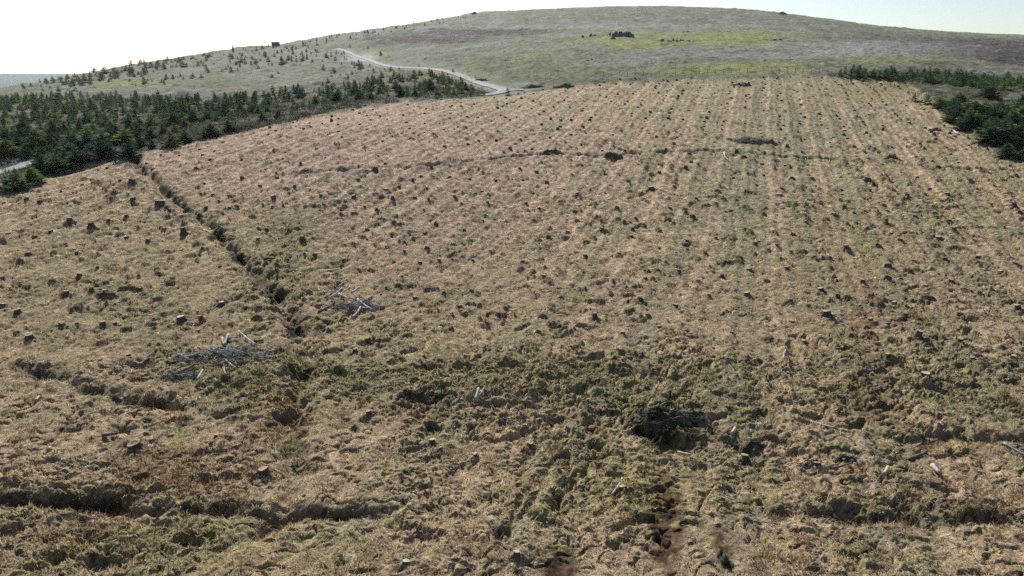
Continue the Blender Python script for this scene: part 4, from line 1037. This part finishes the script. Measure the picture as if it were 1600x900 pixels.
C_ = [((1267, 660), (1304, 674), 3.4, .05, 'long pale stick lying slantwise on the lower right slope', M_BLEACH, 'log'),
      ((1567, 700), (1602, 714), 3.4, .05, 'bleached stick running out of the right edge', M_BLEACH, 'log'),
      ((1420, 720), (1447, 708), 7, 0, 'mossy brown log on the lower right slope', M_TRUNK, 'log'),
      ((1380, 747), (1386, 737), 7, .05, 'short pale orange offcut left of the split log', M_FRESH, 'offcut'),
      ((1455, 738), (1467, 751), 8, .15, 'pale split log casting a black shadow at lower right', M_BLEACH, 'log'),
      ((1143, 683), (1148, 673), 8, .05, 'pale log end up right of the big brush heap', M_FRESH, 'offcut'),
      ((743, 641), (748, 629), 7, .35, 'white topped split log standing on end in the middle foreground', M_BLEACH, 'log'),
      ((748, 632), (758, 618), 3, .1, 'thin pale pole leaning away behind the split log', M_BLEACH, 'log'),
      ((830, 391), (860, 389), 2.6, .02, 'thin pale stick lying level on the open middle slope', M_BLEACH, 'log'),
      ((606, 608), (631, 606), 3, .1, 'thin pale pole lying level above the dark hollow', M_BLEACH, 'log'),
      ((582, 613), (600, 609), 3, .05, 'shorter pale pole left of the level pole', M_BLEACH, 'log'),
      ((56, 630), (62, 624), 5, .05, 'small white offcut by the upper left ditch', M_FRESH, 'offcut'),
      ((76, 707), (78, 697), 5, .05, 'upright white splinter left of the big rooted stump', M_FRESH, 'offcut'),
      ((160, 685), (186, 680), 6, .05, 'grey log with pale end above the big rooted stump', M_TRUNK, 'log'),
      ((1299, 744), (1329, 738), 4, .25, 'dark bent branch over a black hollow at lower right', M_TRUNK, 'branch'),
      ((955, 783), (972, 753), 4, .1, 'pale root running down from the mossy stump', M_BLEACH, 'root'),
      ((1131, 243), (1138, 254), 2.6, .1, 'small white splinter on the upper slope below the grey brush pile', M_FRESH, 'offcut'),
      ((1488, 203), (1498, 212), 3, .05, 'white log at the foot of the right spruce clump', M_BLEACH, 'log'),
      ((1447, 222), (1463, 223), 4, .05, 'flat pale slab left of the right spruce clump', M_FRESH, 'slab'),
      ((120, 665), (150, 655), 3.5, .02, 'grey half buried pole left of the upper left ditch end', M_TRUNK, 'log'),
      ((1060, 697), (1082, 706), 5, .12, 'pale broken bough lying in the shadow below the brush heap', M_BLEACH, 'branch'),
      ((1226, 560), (1223, 575), 2.6, .3, 'thin white upright stick on the right of the mossy hollow', M_BLEACH, 'stick')]
for a, b, th, lf, lab, m, cat in C_: log_between(a, b, th, m, lab, None, lf, name=cat, cat=cat, stubs=1)

# scattered twigs and chips, beyond counting
g = np.random.default_rng(8)
x, y = scatter_screen(2600, 300, 985, seed=88)
cc = np.array([(.5, .47, .42), (.34, .30, .26), (.16, .12, .09)])[g.choice(3, len(x), p=[.25, .35, .4])]
build_blades('twig_litter', x, y, g.uniform(.12, .42, len(x)) * np.clip(y / 26, .8, 1.8), g.uniform(.010, .024, len(x)) * np.clip(y / 22, 1, 2), g.uniform(.02, .4, len(x)), cc, 'small twigs and wood chips strewn over the slope', g, .03, curve=.1)

# ------------------------------------------------------------------ brush heaps: a mound of torn turf with branches on it
def heap(px, py, wpx, hpx, label, seed, nb=40, pale=.4, long=1.0, tone=1.0, flat=1.5, spread=.8):
    x, y = hit(px, py); d = math.hypot(x, y); W_ = wpx / FPX * d; H_ = hpx / FPX * d
    r = random.Random(seed); root = link(bpy.data.objects.new('brush_heap', None)); z = hz(x, y); root.location = (x, y, z)
    # mound
    nx_, ny_ = 34, 16; V = []; C = []
    gxx, gyy = np.meshgrid(np.linspace(-1, 1, nx_), np.linspace(-1, 1, ny_))
    rr_ = np.hypot(gxx, gyy)
    lx, ly = gxx * W_ / 2, gyy * W_ / 2 * .42
    zz = flat * H_ * np.clip(1 - rr_ ** 2, -.4, 1) * sstep(-.75, -.35, gyy) * (.62 + .5 * perlin(lx / .8 + seed, ly / .5, 5)) + .14 * perlin(lx / .3, ly / .3, 6) - .05
    zg = height((lx + x).ravel(), (ly + y).ravel()).reshape(lx.shape) - z
    vv = np.stack([lx + .1 * perlin(lx / .4, ly / .4 + 5, 7), ly + .1 * perlin(lx / .4 + 7, ly / .4, 8), zg + np.where(rr_ > 1, -.3, zz)], 2).reshape(-1, 3)
    ii = (np.arange(ny_ - 1)[:, None] * nx_ + np.arange(nx_ - 1)).ravel()
    cols = blend(np.tile(K['dark'] * .8 * tone, (len(vv), 1)), 'moss', sstep(.0, .5, fbm(vv[:, 0] / .7, vv[:, 1] / .7, 3, 9)) * .8)
    link(bpy.data.objects.new('turf_mound', mesh_np('turf_mound', vv, np.stack([ii, ii + 1, ii + nx_ + 1, ii + nx_], 1), M_GROUND, cols, smooth=True)), root)
    for nm, mt, cnt, th in (q_ if q_[2] > 4 else (*q_[:2], 0, 0) for q_ in (('dark_branches', M_BRUSH, int(nb * (1 - pale)), .014), ('pale_branches', M_BLEACH, int(nb * pale * (.6 if pale < .5 else 1)), .016))):
        mb = MB()
        for k in range(cnt):
            a = r.uniform(0, 6.28); s = r.random() ** .6 * spread; bx, by = cos(a) * s * W_ / 2, sin(a) * s * W_ / 2 * .42
            bz = float(height(np.array([x + bx]), np.array([y + by]))[0]) - z + H_ * max(0, 1 - s * s) * .6
            L = min(W_, 5) * r.uniform(.10, .26) * long; aa = r.gauss(0, .55) + (pi if r.random() < .5 else 0); up = r.uniform(-.1, .65)
            d_ = np.array((cos(aa) * cos(up), sin(aa) * cos(up) * .8, sin(up))); p = np.array((bx, by, bz)); t_ = th * r.uniform(.6, 1.8) * max(1, d / 45)
            mb.tube([p - d_ * L * .3, p + d_ * L * .3 + np.array((0, 0, .04)), p + d_ * L * .7], [t_, t_ * .8, t_ * .3], 5)
            if r.random() < .7:
                q = p + d_ * L * .2; e = d_ + np.array((r.uniform(-.6, .6), r.uniform(-.6, .6), r.uniform(0, .6))); mb.tube([q, q + e * L * .3], [t_ * .5, t_ * .15], 4)
        if mb.v: mb.build(nm, [mt], root)
    tag(root, label, 'brush heap', 'brushwood heaps on the felled ground'); return root
heap(1045, 662, 104, 19, 'big black shadowed heap of torn turf and branches in the lower middle', 3, 130, .3, 1.1, .5)  # low tone paints shadow and black brash into the mound colour
heap(1085, 656, 60, 15, 'smaller right shoulder of the big shadowed heap, topped with grey branches', 4, 60, .7, 1.3)
heap(1175, 222, 62, 4, 'grey blue brushwood pile on the upper right slope', 5, 150, .6, 1.3, 1.6)
heap(1203, 226, 26, 5, 'low dark brush pile at the right end of the grey blue pile', 6, 20, .2)
heap(957, 247, 34, 7, 'small dark brush pile on the cross ditch in the upper middle', 7, 24, .2)
heap(863, 241, 40, 6, 'flat pale edged brush pile on the cross ditch left of the dark one', 8, 24, .4)
heap(555, 484, 76, 7, 'mossy brushwood under the crossed bleached logs', 9, 150, .75, 1.5, 2.2, .5, 1.25)
heap(355, 560, 120, 10, 'green mossy brush spread under the white log scatter', 10, 190, .75, 1.1, 2.4, .5, 1.25)
heap(280, 592, 50, 9, 'twiggy brushwood left of the white log scatter', 11, 110, .7, 1.2, 2.2, .6, 1.2)
heap(1395, 250, 30, 5, 'small brush pile at the left of the dark ditch slot', 12, 20, .3)
heap(1160, 134, 30, 4, 'tiny grey brush pile near the fence', 13, 26, .6)
heap(1262, 733, 40, 7, 'tangle of grey roots left of the black hollow at lower right', 14, 34, .5)
heap(1320, 722, 44, 8, 'brown tufted heap with grey roots above the black hollow', 15, 34, .5)
heap(1430, 812, 70, 8, 'brushwood lying in the near right ditch', 16, 60, .35, .7)
heap(1180, 700, 50, 10, 'dark torn turf beside the rooted stump right of the big heap', 17, 16, .4)
heap(650, 622, 50, 9, 'turf lip with sticks over the dark hollow', 18, 14, .3)
heap(690, 628, 26, 10, 'reddish tuft of brush right of the dark hollow', 19, 24, .2)
heap(1460, 205 - 0, 20, 3, 'faint grey brush pile left of the right spruce clump', 20, 16, .5)
heap(880, 138, 36, 4, 'grey brush pile by the upper edge, right of the road junction', 21, 30, .5)
heap(832, 137, 40, 4, 'dark brash heap beside the end of the road spur', 22, 26, .2)
heap(752, 376 - 250, 26, 3, 'low stone grey brash just above the road sweep', 23, 10, .5)

# ------------------------------------------------------------------ rocks
def boulder(px, py, wpx, mat, label, seed, sq=.7, name='rock', group=None, asp=1.0):
    x, y = hit(px, py); d = math.hypot(x, y); R = wpx / FPX * d / 2; V = []; F = []; nlat, nlon = 7, 12
    for i in range(nlat + 1):
        th = pi * i / nlat
        for k in range(nlon):
            ph = 2 * pi * k / nlon; p = np.array((sin(th) * cos(ph), sin(th) * sin(ph), cos(th)))
            q = 1 + .35 * float(perlin(np.array([p[0] * 1.6 + seed]), np.array([p[1] * 1.6 + p[2] * 2.1]), 5)[0])
            V.append(p * R * q * np.array((1, .8 * asp, sq)))
    for i in range(nlat):
        for k in range(nlon): F.append((i * nlon + k, (i + 1) * nlon + k, (i + 1) * nlon + (k + 1) % nlon, i * nlon + (k + 1) % nlon))
    mb = MB(); mb.add(V, F); o = mb.build(name, [mat]); o.location = (x, y, hz(x, y) + R * sq * .3); o.rotation_euler = (0, 0, seed)
    tag(o, label, 'rock', group); return o
boulder(913, 637, 10, M_ROCK, 'rounded pale rock in the moss of the lower middle', 1)
boulder(652, 872, 0.1 + 9, M_ROCK, 'grey stone near the bottom edge left of centre', 2)
boulder(1015, 765, 5, M_ROCK, 'tiny white stone right of the mossy rooted stump', 3)
boulder(925, 674, 15, mat_noise('orange_peat_clod', [(.3, (.14, .075, .045)), (.7, (.27, .15, .08))], 8, .7, .04), 'orange clod of turned up peat beside a broken stump', 4, .45)
boulder(1340, 741, 13, bpy.data.materials['orange_peat_clod'], 'orange clod of peat at lower right beside the bent branch', 5, .5)
# crags on the hill
def crag(px, py, wpx, hpx, n_, label, seed, sparse=False):
    x0, y0 = hit(px, py); d = math.hypot(x0, y0); root = link(bpy.data.objects.new('rock_outcrop', None)); root.location = (x0, y0, hz(x0, y0)); r = random.Random(seed)
    W_ = wpx / FPX * d; H_ = hpx / FPX * d; mb = MB()
    for k in range(n_):
        t = (k + .5) / n_ * 2 - 1; cx = t * W_ / 2 + r.uniform(-.05, .05) * W_; cy = r.uniform(-.2, .35) * W_ * (.6 if not sparse else 1)
        hh = H_ * (1 - .45 * t ** 4) * r.uniform(.7, .95) * (1 if not sparse else r.choice((.3, .6, 1))); ww = W_ / n_ * r.uniform(1.3, 2.4) * (.8 if sparse else 1)
        zb = hz(x0 + cx, y0 + cy) - hz(x0, y0); n2 = 8; v = []; f = []
        for j, (s, zz) in enumerate(((1.05, -.6), (1, .35), (.85, .8), (.45, 1.0))):
            for q in range(n2):
                a = 2 * pi * q / n2; rad = ww / 2 * s * r.uniform(.75, 1.2)
                v.append((cx + rad * cos(a), cy + rad * sin(a) * .9, zb + hh * zz + r.uniform(-.06, .06) * hh))
        for j in range(3):
            for q in range(n2): f.append((j * n2 + q, j * n2 + (q + 1) % n2, (j + 1) * n2 + (q + 1) % n2, (j + 1) * n2 + q))
        f.append(tuple(3 * n2 + q for q in range(n2))); mb = MB(); mb.add(v, f); link(bpy.data.objects.new('boulder', mb.mesh('boulder', [M_DROCK])), root)
    for k in range(max(4, n_ // 2)):
        cx = r.uniform(-.65, .65) * W_; cy = -r.uniform(.05, .25) * W_; s = H_ * r.uniform(.1, .25); b2 = MB(); b2.box((cx, cy, hz(x0 + cx, y0 + cy) - hz(x0, y0) + s * .2), (s * 1.6, s, s), r.uniform(0, 3)); link(bpy.data.objects.new('fallen_block', b2.mesh('fallen_block', [M_DROCK])), root)
    tag(root, label, 'rock outcrop', 'dark outcrops on the hill')
crag(972, 61, 34, 7.5, 15, 'largest dark blue grey crag standing high on the hill', 1)
crag(958, 65, 8, 6, 4, 'small dark spur hanging from the left end of the largest crag', 2)
crag(921, 61, 20, 6, 9, 'broken scatter of dark rocks left of the largest crag', 3, True)
crag(1054, 66, 46, 5, 14, 'long low line of dark rocks right of the largest crag', 4, True)
crag(1074, 54, 14, 3, 5, 'tiny dark rocks above the long low rock line', 5, True)
crag(1220, 66, 40, 3, 9, 'faint low rocks on the green patch at the upper right', 6, True)
crag(920, 97, 16, 4, 6, 'small grey rocks low on the middle of the hill', 7, True)
def cairn(px, py, w, h, lab, seed):
    x, y = hit(px, py); d = math.hypot(x, y); W_ = w / FPX * d; H_ = h / FPX * d; r = random.Random(seed); mb = MB(); z = hz(x, y)
    for k in range(16):
        t = k / 16; R = W_ / 2 * (1 - t); a = r.uniform(0, 6.28); mb.box((cos(a) * R * .6, sin(a) * R * .6, H_ * t), (W_ * .34 * (1.2 - t), W_ * .3, H_ * .3), r.uniform(0, 3))
    o = mb.build('cairn', [M_DROCK]); o.location = (x, y, z); tag(o, lab, 'cairn')
cairn(741, 23, 12, 3, 'low stone cairn on the left end of the summit skyline', 1)
cairn(1222, 23, 14, 3, 'low dark cairn on the right of the summit skyline', 2)

# ------------------------------------------------------------------ wire fence along the upper edge
fx = np.linspace(930, 1292, 30)
froot = link(bpy.data.objects.new('wire_fence', None)); FP = []
for i, a in enumerate(fx):
    x, y = hit(a, float(np.interp(a, [930, 1000, 1150, 1292], [121.5, 120.5, 118.5, 117.5]))); FP.append((x, y))
x0, y0 = FP[0]; z0 = hz(x0, y0); froot.location = (x0, y0, z0)
for i, (x, y) in enumerate(FP):
    mb = MB(); z = hz(x, y) - z0; h = .95 + .1 * rs.uniform(-1, 1)
    mb.tube([(0, 0, -.3), (rs.uniform(-.03, .03), 0, h)], [.045, .04], 6); o = mb.build('fence_post', [M_FENCE], froot); o.location = (x - x0, y - y0, z)
for hgt in (.45, .95):
    mb = MB(); mb.tube([(x - x0, y - y0, hz(x, y) - z0 + hgt) for x, y in FP], [.006] * len(FP), 4); mb.build('wire', [M_FENCE], froot)
tag(froot, 'post and wire fence along the top of the felled ground', 'fence')

# ------------------------------------------------------------------ hut on the skyline
x, y = hit(431, 73.5); d = math.hypot(x, y); w = 10.5 / FPX * d; h = 6.6 / FPX * d
hut = link(bpy.data.objects.new('hut', None)); hut.location = (x, y, hz(x, y) - .2); hut.rotation_euler = (0, 0, -.15)
mb = MB(); mb.box((0, 0, h * .42), (w * .92, w * .6, h * .95)); mb.build('wall', [M_WALL], hut)
mb = MB(); mb.box((0, 0, h * .93), (w * 1.03, w * .72, h * .08)); mb.box((0, 0, h * .99), (w * .8, w * .5, h * .05)); mb.build('roof', [M_ROOF], hut)
mb = MB(); mb.box((w * .2, -w * .305, h * .38), (w * .2, .06, h * .66)); dr = mb.build('door', [M_TRUNK], hut)
mb = MB(); mb.box((w * .27, -w * .325, h * .38), (.1, .06, .1)); mb.build('handle', [M_ROOF], dr)
mb = MB(); mb.box((-w * .2, -w * .303, h * .5), (w * .24, .05, h * .28)); mb.build('window', [M_ROOF], hut)
tag(hut, 'small dark box shaped hut standing on the left skyline', 'hut')

# small spruce seedling at the bottom edge
x, y = hit(1133, 882); o = link(bpy.data.objects.new('spruce_seedling', None)); o.location = (x, y, hz(x, y) - .03); hh = 26 / FPX * math.hypot(x, y); o.scale = (hh * 1.2, hh * 1.2, hh)
sm = SPR[3][0].copy(); sm.materials.clear(); sm.materials.append(mat_leafy('seedling_needles', .2)); link(bpy.data.objects.new('crown', sm), o); link(bpy.data.objects.new('trunk', SPR[3][1]), o)
tag(o, 'lone small green spruce seedling near the bottom edge', 'seedling')

# ------------------------------------------------------------------ air
mb = MB(); zt = float(np.max(gz)) + 4; zb = min(float(np.min(gz)), float(hv[:, 2].min())) - 2
HZ = (6500, 9600)
mb.box((0, HZ[1] / 2 - 300, (zt + zb) / 2), (2 * HZ[0] + 9000, HZ[1] , zt - zb))
hz_o = mb.build('haze', [])
m = bpy.data.materials.new('air'); m.use_nodes = True; t = m.node_tree
for n_ in list(t.nodes):
    if n_.type != 'OUTPUT_MATERIAL': t.nodes.remove(n_)
pv = t.nodes.new('ShaderNodeVolumePrincipled'); pv.inputs['Color'].default_value = (.86, .92, 1, 1); pv.inputs['Density'].default_value = .00006; pv.inputs['Anisotropy'].default_value = .3
t.links.new(pv.outputs[0], t.nodes['Material Output'].inputs['Volume'])
hz_o.data.materials.append(m)
tag(hz_o, 'thin blue haze over the moor', kind='stuff')
print('stumps', len(stumps), len(far_stumps), 'trees', len(trees), 'zt', zt, zb)
